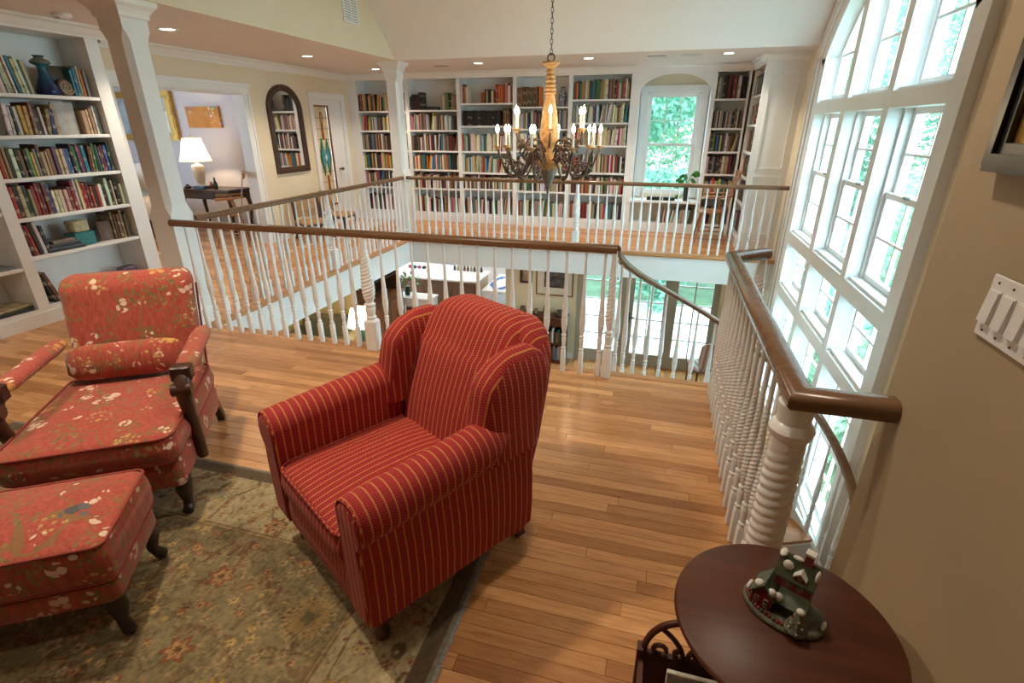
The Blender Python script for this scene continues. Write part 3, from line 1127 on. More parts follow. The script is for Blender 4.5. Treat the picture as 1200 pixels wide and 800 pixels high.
# tall bookcase on the left, face turned to the room
LB, LM = bookcase('bookcase', 'tall white built-in bookcase behind the flowered armchair, with blue vase', (-5.0, 2.95, 0), R(90), .97, SH, depth=.34, rstile=.12, stile=.045)
LB0, LM0 = bookcase('bookcase', 'white built-in bookcase cut off by the picture edge, mostly empty shelves', (-5.0, 1.86, 0), R(90), 1.0, [1.82, 1.512, 1.19, .95, .50], depth=.34, stile=.045)
cn = 'tall bookcase by near column'
fill(LM, cn, 0, 1.82, .04, .50, .25, .31, 'whites', .02, .038, .34, .17, .22, 0, 0, .05, lean_all=.10)
fill(LM, cn, 0, 1.82, .80, .96, .20, .26, 'all', .02, .035, .34, .15, .2, 0, 0, .05)
fill(LM, cn, 1, 1.512, .01, .60, .20, .26, 'warm', .02, .04, .34, .15, .2, 0, .1, .05)
fill(LM, cn, 1, 1.512, .80, .96, .19, .24, 'pale', .02, .04, .34, .15, .2, 0, 0, .05)
fill(LM, cn, 2, 1.19, .004, .966, .19, .25, 'all', .016, .034, .34, .13, .18, 0, .02, .04)
fill(LM, cn, 3, .88, .004, .966, .19, .26, 'reds', .018, .036, .34, .13, .18, 0, .03, .04)
fill(LM, cn, 4, .565, .05, .20, .22, .27, 'dark', .02, .034, .34, .16, .2, 0, 0, .05, lean_all=.12)
fill(LM, cn, 4, .565, .78, .96, .20, .26, 'brown', .02, .034, .34, .16, .2, 0, 0, .05)
fill(LM, cn, 5, .14, .09, .18, .24, .28, 'dark', .02, .03, .34, .16, .2, 0, 0, .05, lean_all=.28)
cn0 = 'edge-cut bookcase by tall bookcase'
fill(LM0, cn0, 2, .95, .86, .99, .17, .19, 'pale', .02, .03, .34, .13, .18, 0, 0, .04)

# crown over the left bookcases
m = MB()
crown_run(m, (-5.0, 1.7), (-5.0, 4.085), (1, 0), ZC, 1.0)
m.box(-5.42, -5.0, 4.07, 4.085, ZC - .12, ZC)
struct('trim_crown_bookcase', m, M['white'])

# far wall: bays between the left wall and the window, then right of it
YB = 8.65
BAYX = [(-5.24, -4.33, 'far bookcase beside glass door', 'white built-in bookcase bay beside the leaded glass door'),
        (-4.268, -3.40, 'far bookcase behind far column', 'white built-in bookcase bay directly behind the far column'),
        (-3.34, -2.44, 'far bookcase with black encyclopedia set', 'white built-in bookcase bay with a row of black encyclopedias'),
        (-2.38, -1.54, 'far bookcase behind chandelier', 'white built-in bookcase bay behind the chandelier, patterned jar on top shelf'),
        (-1.48, -.60, 'far bookcase next to window', 'white built-in bookcase bay between the chandelier and the far window'),
        (.60, 1.02, 'narrow bookcase past window', 'narrow white built-in bookcase bay between window and corner shelves')]
SHB = [[1.82, 1.51, 1.19, .88, .565], [1.83, 1.52, 1.19, .88, .565], [1.925, 1.585, 1.19, .85, .58], [1.865, 1.54, 1.21, .86, .57], [1.96, 1.63, 1.30, .89, .56], [1.945, 1.555, 1.23, .91, .57]]
MB_ = []
for (x0, x1, short, lab), sh in zip(BAYX, SHB):
    b_, mx = bookcase('bookcase', lab, (x0, YB, 0), 0, x1 - x0, sh, depth=.32, zbot=.155, ztop=2.305)
    MB_.append(mx)
for bi, (x0, x1, short, lab) in enumerate(BAYX):
    w = x1 - x0
    mx = MB_[bi]
    sh = SHB[bi] + [.155]
    for si, z in enumerate(sh):
        up = 2.29 if si == 0 else sh[si - 1] - .03
        room = up - z - .012
        hm = min(room, .275)
        mix = 'all'
        if bi == 0:
            mix = ['warm', 'all', 'dark', 'warm', 'all', 'dark'][si]
        if bi == 1:
            mix = ['dark', 'all', 'dark', 'warm', 'reds', 'reds'][si]
        if bi == 2:
            mix = ['orange', 'black', 'pale', 'pale', 'reds', 'reds'][si]
        if bi == 3:
            mix = ['brown', 'all', 'all', 'all', 'reds', 'reds'][si]
        if bi == 4:
            mix = ['all', 'pale', 'pale', 'reds', 'reds', 'reds'][si]
        if bi == 5:
            mix = ['dark', 'all', 'all', 'dark', 'pale', 'reds'][si]
        lo = hm * (.78 if hm > .2 else .85)
        if bi == 1 and si == 0:
            fill(mx, short, si, z, .01, .25, .20, .27, mix, .02, .04)
            fill(mx, short, si, z, .58, w - .01, .20, .26, mix, .02, .04)
        elif bi == 2 and si == 0:
            fill(mx, short, si, z, .01, .16, .24, .29, 'reds', .022, .034)
            fill(mx, short, si, z, .42, .60, .17, .20, 'all', .02, .03)
            fill(mx, short, si, z, .60, w - .01, .22, .29, 'orange', .025, .045)
        elif bi == 2 and si == 1:
            fill(mx, short, si, z, .04, .70, .228, .232, 'black', .030, .034, leanp=0)
            fill(mx, short, si, z, .72, w - .01, .22, .26, 'brown', .03, .04, leanp=0)
        elif bi == 3 and si == 0:
            fill(mx, short, si, z, .01, .36, .275, .285, 'brown', .030, .034, leanp=0)
            fill(mx, short, si, z, .36, .40, .28, .285, 'orange', .02, .03, leanp=0)
        elif bi == 5 and si == 0:
            fill(mx, short, si, z, .008, w - .008, .27, .32, 'dark', .022, .04, leanp=0)
        else:
            fill(mx, short, si, z, .008, w - .008, lo, hm, mix, .013, .030, leanp=.05)

# crown along the far bookcases, recess with the arched head, corner bookcase
m = MB()
crown_run(m, (-5.42, YB), (1.10, YB), (0, -1), ZC, .9)
crown_run(m, (1.08, 8.66), (1.08, 7.56), (-1, 0), ZC, .9)
crown_run(m, (1.0, 7.60), (XR, 7.60), (0, -1), ZC, .9)
struct('trim_crown_back', m, M['white'])
struct('trim_bookcase_filler', MB().box(-5.42, -5.271, YB, YB + .022, 0, ZC - .09), M['white'])
rec = thing('window_recess', 'white arched window recess with low shelf between far bookcases', 'alcove')
xa, xb = -.47, .54
zs, ze = 2.03, 2.285
pts = []
for k in range(17):
    a = PI * k / 16
    pts.append(((xa + xb) / 2 + (xb - xa) / 2 * math.cos(a), zs + (ze - zs) * math.sin(a)))
secs = [[(p[0], YB, p[1]), (p[0], YB + .03, p[1]), (p[0], YB + .03, ZC), (p[0], YB, ZC)] for p in pts]
m = MB().loft(secs)
m.box(-.57, xa, YB, YB + .03, 0, ZC).box(xb, .57, YB, YB + .03, 0, ZC)
m.build('face_panel', M['white'], rec)
m = MB().box(-.57, xa + .0, YB + .03, 9.0, 0, 2.3).box(xb, .57, YB + .03, 9.0, 0, 2.3)
m.build('side_panel', M['white'], rec)
MB().cbox(xa - .03, xb + .03, YB - .03, 9.0, .455, .49, .004).build('window_stool', M['white'], rec)
MB().box(xa, xb, YB, YB + .02, 0, .14).box(xa, xb, YB + .02, 9.0, .11, .14).build('base', M['white'], rec)
Mw = Matrix.Translation((xa, YB, 0))
fill(Mw, 'low shelf under far window', 5, .14, .50, .98, .19, .27, 'pale', .016, .03, leanp=.6)

CB, CM = bookcase('bookcase', 'narrow white corner bookcase end-on beside the window wall', (1.08, 8.64, 0), R(-90), .98, [1.96, 1.60, 1.25, .92, .57], depth=.36, zbot=.155, ztop=2.305)
for si, z in enumerate([1.96, 1.60, 1.25, .92, .57, .155]):
    fill(CM, 'corner bookcase by window wall', si, z, .01, .97, .22, .27, 'dark' if si % 2 == 0 else 'all', .02, .04)
pe = thing('bookcase_end', 'white raised end panel of the corner bookcase beside the window wall', 'panel')
MB().box(1.06, XR, 7.60, 7.63, 0, ZC - .09).build('board', M['white'], pe)
for z0, z1 in ((.22, .98), (1.06, 2.20)):
    m = MB()
    m.box(1.13, 1.15, 7.588, 7.60, z0, z1).box(1.44, 1.46, 7.588, 7.60, z0, z1).box(1.15, 1.44, 7.588, 7.60, z0, z0 + .02).box(1.15, 1.44, 7.588, 7.60, z1 - .02, z1)
    m.build('moulding', M['white'], pe)
MB().box(1.05, XR, 7.585, 7.60, 0, .14).build('base', M['white'], pe)

# decide which books are singled out
bm = MB()
bm.mi = 0
bm.loft([[(0, 0, z), (0, 0, z)][:0] + [(.0, .06, z), (.12, .0, z), (.88, .0, z), (1., .06, z), (1., 1., z), (.93, 1., z), (.93, .12, z), (.07, .12, z), (.07, 1., z), (0, 1., z)] for z in (0, 1)])
bm.mi = 1
bm.box(.07, .93, .12, .975, .015, .978)
book_me = bm.mesh('book', [M['book'], M['bookpage']])
for b in BOOKS:
    c = b['M'] @ Vector((b['s'][0] / 2, 0, b['s'][2] / 2))
    q = proj(c)
    a = 0
    if q and 0 < q[0] < 1200 and 0 < q[1] < 800:
        a = b['s'][0] * b['s'][2] * (598 / q[2]) ** 2
        if c.z < .86 and c.y > 8:
            a *= .3                      # seen only between balusters
        if 455 < q[0] < 490 and c.y > 8:
            a *= .1                      # behind the column
    b['a'] = a
BOOKS.sort(key=lambda b: -b['a'])
SHN = ['top', 'second', 'third', 'fourth', 'fifth', 'bottom']
joined = MB()
for i, b in enumerate(BOOKS):
    if i < 290:
        o = put('book', book_me, None, None, None, None, b['c'])
        o.matrix_world = b['M'] @ Matrix.Diagonal((*b['s'], 1))
        b['o'] = o
    else:
        joined.col = b['c']
        sx, sy, sz = b['s']
        t2 = MB().box(0, sx, 0, sy, 0, sz)
        joined.add([b['M'] @ Vector(v) for v in t2.v], t2.f)
seen = {}
for b in BOOKS:
    if 'o' in b:
        seen.setdefault((b['case'], b['sh']), []).append(b)
for (case, sh), lst in seen.items():
    lst.sort(key=lambda b: (b['M'].translation.x if 'by near' not in case and 'edge-cut' not in case else b['M'].translation.y))
    if case == 'corner bookcase by window wall':
        lst.sort(key=lambda b: -b['M'].translation.y)
allk = {}
for b in BOOKS:
    allk.setdefault((b['case'], b['sh']), []).append(b)
for (case, sh), lst in allk.items():
    key = (lambda b: b['M'].translation.y) if ('near column' in case or 'edge-cut' in case) else ((lambda b: -b['M'].translation.y) if 'corner' in case else (lambda b: b['M'].translation.x))
    lst.sort(key=key)
    for i, b in enumerate(lst):
        if 'o' in b:
            th = 'thick ' if b['s'][0] > .04 else ('thin ' if b['s'][0] < .02 else '')
            tag(b['o'], '%s%s book, %s from left on the %s shelf, %s' % (th, b['cn'], ORD[i], SHN[sh], case), 'book', 'books on the built-in bookcases')
jo = joined.build('books', M['books'])
tag(jo, 'remaining rows of small books along the far and corner bookcases', 'books', 'books on the built-in bookcases', 'stuff')

# ------------------------------------------------------------------ balusters, newels, handrails
RAILZ = .857
HP = [(-.021, 0), (.021, 0), (.029, .010), (.032, .026), (.027, .040), (.014, .048), (-.014, .048), (-.027, .040), (-.032, .026), (-.029, .010)]


def sq(h, z):
    """square ring with as many points as the round rings above it"""
    pts = []
    n = 12
    for j in range(n):
        a = 2 * PI * j / n
        c, s_ = math.cos(a), math.sin(a)
        k = h / max(abs(c), abs(s_))
        pts.append((c * k, s_ * k, z))
    return pts


def spindle(hb, zb, prof, twist, seg=12, tw=(0, 0), amp=.16, n_str=2, h=RAILZ, ns=34):
    """square foot, turned collars, rope-twisted vase and slim top"""
    mb = MB()
    k = 3
    S = []
    n = seg

    def sqr(hh, z):
        pts = []
        for j in range(n):
            a = 2 * PI * j / n + PI / n * 0
            c, s_ = math.cos(a), math.sin(a)
            kk = hh / max(abs(c), abs(s_))
            pts.append((c * kk, s_ * kk, z))
        return pts
    S += [sqr(hb, 0), sqr(hb, zb - .008), sqr(hb * .86, zb)]
    lastz = None
    for (r, z) in prof:
        S.append([(r * math.cos(2 * PI * j / n), r * math.sin(2 * PI * j / n), z) for j in range(n)])
    z0, z1, fr = twist
    for i in range(ns + 1):
        q = i / ns
        z = z0 + (z1 - z0) * q
        r = fr(q)
        aa = amp * min(1, q * 8) * min(1, (1 - q) * 5)
        S.append([(r * (1 + aa * (2 * abs(math.cos(n_str * (PI * j / n) - tw[0] * PI * q)) - 1)) * math.cos(2 * PI * j / n),
                   r * (1 + aa * (2 * abs(math.cos(n_str * (PI * j / n) - tw[0] * PI * q)) - 1)) * math.sin(2 * PI * j / n), z) for j in range(n)])
    rt = fr(1)
    S.append([(rt * .95 * math.cos(2 * PI * j / n), rt * .95 * math.sin(2 * PI * j / n), h) for j in range(n)])
    mb.loft(S)
    return mb.mesh('baluster', M['white_gloss'], 35)


def bal_fr(q):
    # swelling low down, slim at the top
    return .0085 + .0115 * math.sin(PI * min(1, (q + .12) / .62)) ** 1.0 * (1 if q < .5 else max(0, 1 - (q - .5) / .5) ** .5) if q < .5 else .0085 + .0115 * max(0, 1 - (q - .5) / .45) * math.sin(PI * .5 * (1)) * .98


def bal_fr2(q):
    k = [(0, .0125), (.06, .0165), (.16, .0205), (.28, .0195), (.45, .0155), (.65, .0115), (.85, .0092), (1, .0088)]
    for (a, ra), (b, rb) in zip(k, k[1:]):
        if q <= b:
            return ra + (rb - ra) * (q - a) / (b - a)
    return k[-1][1]


BAL = spindle(.0165, .165, [(.0115, .170), (.0165, .178), (.0165, .184), (.0115, .190), (.0130, .215), (.0165, .245), (.0160, .255), (.0110, .262), (.0170, .270), (.0170, .277), (.0115, .284)],
              (.288, .74, bal_fr2), 14, (26, 0), .13, 3, RAILZ, 150)


def new_fr(q):
    k = [(0, .028), (.08, .040), (.2, .046), (.4, .043), (.7, .034), (.92, .026), (1, .026)]
    for (a, ra), (b, rb) in zip(k, k[1:]):
        if q <= b:
            return ra + (rb - ra) * (q - a) / (b - a)
    return k[-1][1]


NEWEL = spindle(.048, .235, [(.034, .242), (.040, .252), (.040, .262), (.032, .270), (.036, .30), (.040, .325), (.038, .335), (.030, .342), (.041, .350), (.041, .362), (.029, .370)],
                (.375, .80, new_fr), 20, (16, 0), .085, 3, RAILZ, 110)
BIGNEWEL = spindle(.050, .10, [(.045, .11), (.052, .125), (.045, .14)],
                   (.145, .74, lambda q: .052 - .004 * q), 28, (18, 0), .065, 2, .745, 150)


def railing(label, path, bals, newels, group='white balustrades around the open well', pk=1.0, name='railing', z=RAILZ, caps=True, newel_mesh=None):
    r_ = thing(name, label, 'railing', (0, 0, 0), 0, group)
    prof = [(a * pk, b * pk) for a, b in HP]
    MB().sweep([(p[0], p[1], z) for p in path], prof).build('handrail', M['rail'], r_, 50)
    for (x, y) in bals:
        put('baluster', BAL, r_, (x, y, .004))
    for (x, y) in newels:
        put('newel_post', newel_mesh or NEWEL, r_, (x, y, .004))
    return r_


xs = []
x = -1.87
while x < -.26:
    xs.append(x); x += .1213
x = -2.13
while x > -3.64:
    xs.append(x); x -= .1105
nr = railing('white balustrade with oak handrail along the near floor edge, behind the red armchair', [(-3.69, 3.18), (-.225, 3.18)], [(x, 3.18) for x in xs], [(-2.0, 3.18)])
ys = [3.52 + .113 * k for k in range(32)]
ys = [y for y in ys if y < 7.08 and abs(y - 5.20) > .075]
railing('white balustrade with oak handrail along the left gallery, in front of the mirror', [(-3.68, 3.395), (-3.68, 7.10)], [(-3.68, y) for y in ys], [(-3.68, 5.20)])
xs = [-3.56 + .1145 * k for k in range(46)]
xs = [x for x in xs if x < 1.5 and abs(x + 1.10) > .06]
railing('white balustrade with oak handrail along the far gallery, before the bookcases', [(-3.64, 7.15), (1.53, 7.15)], [(x, 7.15) for x in xs], [(-1.10, 7.15)])

rr_ = railing('white balustrade with oak handrail beside the stairwell, above the round table', [(.64, 3.285), (.43, 3.13), (.43, 1.415), (.665, 1.415)],
              [(.43, 1.60 + .1065 * k) for k in range(15)], [], pk=1.22)
put('newel_post', BIGNEWEL, rr_, (.435, 1.44, .004))
cap = MB().lathe([(.044, .74), (.058, .755), (.062, .775), (.055, .79), (.046, .80), (.046, .815), (.05, .84), (.05, RAILZ)], 24, (.435, 1.44, 0))
cap.build('newel_cap', M['white_gloss'], rr_, 35)
put('newel_post', NEWEL, rr_, (.62, 3.27, .004))

# ------------------------------------------------------------------ winding stair
SCX, SCY, SRX, SRY = .612, 3.237, .848, 1.019
DZ = 1.595 / 9
stair = thing('staircase', 'winding white staircase with oak treads dropping from the near floor edge', 'staircase')


def el(a, k=1.0, rx=None, ry=None):
    return (SCX - SRX * k * math.cos(a), SCY + SRY * k * math.sin(a))


for i in range(9):
    a0, a1 = R(20 * i), R(20 * (i + 1))
    zt = -DZ * (i + 1) + .03
    n = 5
    outer = [el(a0 + (a1 - a0) * k / n, 1.015) for k in range(n + 1)]
    inner = [el(a1 + (a0 - a1) * k / n, .13) for k in range(n + 1)]
    MB().prism(outer + inner, 'z', zt - .03, zt).build('tread', M['nosing'], stair)
    o0, i0 = el(a0, 1.01), el(a0, .13)
    d = Vector((math.sin(a0), math.cos(a0), 0)) * .012
    MB().loft([[(o0[0], o0[1], z), (o0[0] + d.x, o0[1] + d.y, z), (i0[0] + d.x, i0[1] + d.y, z), (i0[0], i0[1], z)] for z in (zt, zt + DZ - .03)]).build('riser', M['white'], stair)
# straight lower flight along the window wall
for i in range(6):
    zt = -DZ * (10 + i) + .03
    yy = SCY - .26 * i
    MB().box(.70, 1.47, yy - .28, yy, zt - .03, zt).build('tread', M['nosing'], stair)
    MB().box(.70, 1.47, yy - .012, yy, zt, zt + DZ - .03).build('riser', M['white'], stair)
# outer curved stringer
secs = []
for k in range(37):
    a = R(5 * k)
    z = -DZ * a / R(20) - .02
    p, q = el(a, 1.025), el(a, .995)
    secs.append([(p[0], p[1], z - .26), (p[0], p[1], z + .03), (q[0], q[1], z + .03), (q[0], q[1], z - .26)])
MB().loft(secs).build('stringer', M['white'], stair, 40)
path = []
for k in range(41):
    a = R(180) * k / 40
    x, y = el(a)
    path.append((x, y, .888 - .048 - 1.595 * a / PI))
slope = DZ / .26
for k in range(1, 8):
    path.append((SCX + SRX, SCY - .25 * k, path[40][2] - .25 * k * slope))
g0 = [(-.236, 3.185, RAILZ), (-.236, 3.21, RAILZ - .004)]
sr = thing('railing', 'curving oak handrail with white balusters descending the winding staircase', 'railing', (0, 0, 0), 0, 'white balustrades around the open well')
MB().sweep(g0 + path, HP).build('handrail', M['rail'], sr, 50)
put('newel_post', spindle(.030, .21, [(.024, .217), (.029, .227), (.029, .235), (.022, .242), (.026, .28), (.028, .30), (.021, .31), (.029, .32), (.029, .33), (.021, .337)],
                          (.342, .83, lambda q: new_fr(q) * .64), 20, (18, 0), .085, 3, .865, 120), sr, (-.236, 3.175, .004))
for i in range(9):
    zt = -DZ * (i + 1) + .03
    for f_ in (.27, .77):
        a = R(20 * (i + f_))
        x, y = el(a)
        zr = .888 - .048 - 1.595 * a / PI
        put('baluster', BAL, sr, (x, y, zt), None, (1, 1, (zr + .003 - zt) / RAILZ))
for i in range(6):
    zt = -DZ * (10 + i) + .03
    for f_ in (.25, .75):
        y = SCY - .26 * (i + f_)
        zr = path[40][2] - (SCY - y) * slope
        put('baluster', BAL, sr, (SCX + SRX, y, zt), None, (1, 1, (zr + .003 - zt) / RAILZ))

# ------------------------------------------------------------------ red striped armchair
def stripe_auto():
    t = NT('red_stripe_cloth_wrapped')
    tc = t.n('TexCoord')
    x = t.xyz(tc.outputs['Object'])
    nn = t.xyz(tc.outputs['Normal'])
    side = t.math('GREATER_THAN', t.math('ABSOLUTE', nn[0]), .80)
    a = t.math('ADD', t.math('MULTIPLY', x[0], t.math('SUBTRACT', 1.0, side)), t.math('MULTIPLY', x[1], side))
    o = t.math('ADD', x[2], t.math('MULTIPLY', x[1], .6))
    u = t.math('FRACT', t.math('DIVIDE', a, .0285))
    st = t.ramp(u, [(0, (0, 0, 0)), (.06, (1, 1, 1)), (.17, (1, 1, 1)), (.23, (0, 0, 0))])
    half = t.math('GREATER_THAN', u, .62)
    rib = t.math('FRACT', t.math('ADD', t.math('DIVIDE', o, .0105), t.math('MULTIPLY', half, .5)))
    ribv = t.math('SINE', t.math('MULTIPLY', rib, PI))
    base = t.ramp(ribv, [(.1, (.10, .003, .006)), (.5, (.32, .014, .017)), (1, (.42, .034, .026))])
    c = t.mix(t.math('MULTIPLY', st, .85), base, (.55, .22, .065))
    t.bump(t.math('ADD', t.math('MULTIPLY', ribv, .5), st), .45, .003)
    return t.pbr(c, .75, 0, .25, Sheen_Weight=.08, Sheen_Roughness=.5)


M['stripe'] = stripe_auto()


def arm_section(s, y, zl, k=1.0, e=0.0):
    """rolled arm outline seen from the front; s = side, k shrinks it about the roll"""
    pts = [(.262, .145), (.256, .30), (.256, .46)]
    cx, cz, r = .328 - .010 * e, .532 + zl, .080 - .030 * e
    for a in range(170, -61, -15):
        pts.append((cx + r * math.cos(R(a)), cz + r * math.sin(R(a))))
    pts += [(.368, .455 + zl * .8), (.380, .38), (.382, .25), (.374, .145)]
    mx, mz = .315, .42
    out = []
    for (x, z) in pts:
        x, z = mx + (x - mx) * k, mz + (z - mz) * (k if z > .2 else (k + 1) / 2)
        out.append((s * x, y, z))
    return out if s > 0 else out[::-1]


RC = (-.855, 1.425)
ac = thing('armchair', 'red armchair with gold stripes and rolled arms on the patterned rug', 'armchair', (RC[0], RC[1], .011), R(-31.3), 'upholstered seats on the rug')
for s in (-1, 1):
    secs = []
    for y, k in ((-.335, .80), (-.343, .93), (-.336, .985), (-.315, 1.0)):
        secs.append(arm_section(s, y, 0, k))
    for i in range(1, 11):
        y = -.315 + .66 * i / 10
        secs.append(arm_section(s, y, .055 * (i / 10), 1.0 if i < 10 else .97, max(0, min(1, (y - .16) / .09))))
    a_ = MB().loft(secs).build('arm', M['stripe_y'], ac, 60)
    # flat scroll panel on the arm front with a welt round it
    f = MB().loft([arm_section(s, -.3445, 0, .90), arm_section(s, -.350, 0, .86)])
    f.build('scroll_panel', M['stripe_x'], a_, 40)
    wl_ = [(p[0], p[1], p[2]) for p in arm_section(s, -.342, 0, .955)]
    MB().tube(wl_, .0045, 6, closed=True).build('welt', M['stripe_x'], a_, 60)
m = MB(); cushion(m, -.260, .260, -.352, .26, .285, .452, .032, .05, .028, 6)
se = m.build('seat_cushion', M['stripe_x'], ac, 60)
MB().tube(rrect(.250, .302, .05, .418, 0, -.048, 6), .0055, 6, closed=True).build('welt', M['stripe_x'], se, 60)
m = MB()
m.loft([rrect(.285, .33, .03, .125, 0, 0), rrect(.29, .338, .035, .14, 0, 0), rrect(.288, .342, .035, .22, 0, 0), rrect(.278, .335, .035, .30, 0, 0)])
m.build('seat_base', M['stripe_x'], ac, 50)


def yb(z):
    return .265 + .34 * (z - .40) if z > .40 else .265 + .12 * (z - .40)


def arch_w(z, w, z0, z1, p=2.2):
    if z <= z0:
        return w
    q = (z - z0) / (z1 - z0)
    return max(.02, w * (1 - q ** p) ** (1 / p))


# outer shell of the back
secs = []
for i in range(7):
    z = .135 + (.70 - .135) * i / 6
    secs.append(rrect(.374 - .022 * max(0, (z - .5) / .2) if z > .5 else .374, .065, .05, z, 0, yb(z) + .045, 5))
for i in range(1, 15):
    q = i / 14
    z = .69 + .222 * math.sin(q * PI / 2)
    wv = .350 * math.cos(q * PI / 2 * .95) ** .46
    secs.append(rrect(max(wv, .02), .065 if i < 12 else .065 - .015 * (i - 11), .05, z, 0, yb(z) + .045, 5))
m = MB().loft(secs)
m.build('outer_back', M['stripe'], ac, 60)
secs = []
for i in range(9):
    z = .40 + .36 * i / 8
    bul = .018 * math.sin(PI * i / 9)
    secs.append(rrect(.258 + .012 * i / 8, .062 + bul, .05, z, 0, yb(z) - .035, 5))
for i in range(1, 15):
    q = i / 14
    z = .76 + .162 * math.sin(q * PI / 2)
    wv = .272 * math.cos(q * PI / 2 * .95) ** .40
    secs.append(rrect(max(wv, .02), (.064) * (1 if i < 10 else 1 - (i - 9) * .12), .05, z, 0, yb(z) - .03 + .004 * i, 5))
MB().loft(secs).build('inner_back', M['stripe'], ac, 60)
for s in (-1, 1):
    secs = []
    for i in range(12):
        q = i / 11
        z = .50 + .362 * q
        rd = 1 if i < 8 else math.sqrt(max(.04, 1 - ((i - 7.2) / 4) ** 2))
        hx = (.076 - .013 * q) * rd
        yf, yr = .105 + .075 * q, yb(z) + .085
        hy = (yr - yf) / 2 * (1 if i < 9 else rd)
        cx = .309 - .021 * q
        cy = (yf + yr) / 2
        secs.append(rrect(hx, hy, .05, z, s * cx, cy, 5))
    MB().loft(secs).build('wing', M['stripe'], ac, 60)
for s in (-1, 1):
    MB().lathe([(.020, 0), (.026, .012), (.028, .03), (.020, .048), (.017, .06), (.028, .085), (.033, .11), (.030, .135)], 14, (s * .305, -.28, 0)).build('leg', M['dark'], ac, 40)
    secs = []
    for z, y, h in ((0, .375, .022), (.02, .372, .021), (.06, .345, .020), (.14, .32, .026)):
        secs.append([(s * .27 - h, y - h, z), (s * .27 + h, y - h, z), (s * .27 + h, y + h, z), (s * .27 - h, y + h, z)])
    MB().loft(secs).build('leg', M['dark'], ac)

# ------------------------------------------------------------------ flowered armchair, its cushion and ottoman
FC = (-2.305, 1.543)
FA = R(33.4)
fc = thing('armchair', 'coral flowered armchair with carved dark wooden arms in front of tall bookcase', 'armchair', (FC[0], FC[1], .011), FA, 'upholstered seats on the rug')
m = MB()
m.loft([rrect(.285, .36, .03, .165, 0, -.10), rrect(.29, .366, .035, .18, 0, -.10), rrect(.292, .368, .04, .27, 0, -.10), rrect(.28, .355, .04, .30, 0, -.10)])
m.build('seat_base', M['floral'], fc, 50)
m = MB(); cushion(m, -.305, .305, -.51, .235, .295, .455, .035, .06, .02, 6)
sc_ = m.build('seat_cushion', M['floral'], fc, 60)
for z in (.322, .425):
    MB().tube(rrect(.301, .369, .06, z, 0, -.1375, 6), .0055, 6, closed=True).build('piping', M['piping'], sc_, 60)


def fyb(z):
    return .225 + .26 * (z - .40)


secs = []
for i in range(11):
    z = .20 + .62 * i / 10
    bul = .012 * math.sin(PI * i / 10)
    secs.append(rrect(.262 + .018 * i / 10, .062 + bul, .055, z, 0, fyb(z), 6))
for i in range(1, 9):
    q = i / 8
    z = .82 + .085 * math.sin(q * PI / 2)
    k = math.cos(q * PI / 2 * .93)
    secs.append(rrect(.282 - .075 * (1 - k) ** 1.5, max(.010, .064 * k ** .7), .05 * max(k, .2), z, 0, fyb(z) + .028 * q * q, 6))
bk = MB().loft(secs)
bko = bk.build('backrest', M['floral'], fc, 60)
pp = []
for s in (-1, 1):
    MB().tube([(s * (.262 + .018 * i / 10), fyb(.2 + .62 * i / 10) + .055, .2 + .62 * i / 10) for i in range(11)], .0055, 6).build('piping', M['piping'], bko, 60)
for s in (-1, 1):
    # padded armrest
    secs = []
    for i in range(9):
        q = i / 8
        y = .22 - .47 * q
        z = .615 - .012 * q
        x = .305 + .02 * q
        r = .036 * (1 if 0 < i < 8 else .8)
        secs.append([(s * x + .043 / .036 * r * math.cos(2 * PI * j / 14) * 1.0, y, z + r * .82 * math.sin(2 * PI * j / 14)) for j in range(14)])
    MB().loft(secs).build('armrest_pad', M['floral'], fc, 60)
    # carved wooden support: block, scroll and sweeping post
    m = MB()
    m.cbox(s * .325 - .040, s * .325 + .040, -.305, -.245, .572, .640, .006)
    pts = [(s * .325, -.275, .59), (s * .327, -.315, .555), (s * .326, -.325, .50), (s * .322, -.30, .42), (s * .318, -.27, .34), (s * .315, -.255, .26), (s * .312, -.25, .17)]
    m.tube(pts, [.034, .036, .030, .026, .024, .023, .022], 10)
    m.tube([(s * .325 - .038, -.325, .548), (s * .325 + .038, -.325, .548)], .027, 12)
    m.build('arm_support', M['dark'], fc, 40)
    MB().tube([(s * .26, -.40, .18), (s * .262, -.425, .12), (s * .262, -.415, .06), (s * .262, -.43, .030), (s * .262, -.45, .024)], [.034, .032, .020, .022, .022], 10).build('leg', M['ebony'], fc, 50)
    secs = []
    for z, y, h in ((0, .395, .018), (.03, .39, .018), (.18, .30, .024)):
        secs.append([(s * .24 - h, y - h, z), (s * .24 + h, y - h, z), (s * .24 + h, y + h, z), (s * .24 - h, y + h, z)])
    MB().loft(secs).build('leg', M['ebony'], fc)

# small lumbar cushion leaning on the back
pm = MB()
secs = []
for i in range(17):
    q = -1 + 2 * i / 16
    k = (1 - abs(q) ** 5) ** .5 if abs(q) < 1 else .02
    k = max(k, .05)
    secs.append([(.245 * q, .062 * k * math.cos(2 * PI * j / 16) * (1 - .25 * abs(q)), .085 * (.55 + .45 * k) * math.sin(2 * PI * j / 16)) for j in range(16)])
pm.loft(secs)
lc = pm.build('lumbar_cushion', M['floral'], None, 70)
lc.matrix_world = Matrix.Translation((FC[0], FC[1], 0)) @ Matrix.Rotation(FA, 4, 'Z') @ Matrix.Translation((-.01, .115, .555)) @ Matrix.Rotation(R(-14), 4, 'X')
tag(lc, 'small coral flowered lumbar cushion lying in the flowered armchair', 'cushion')

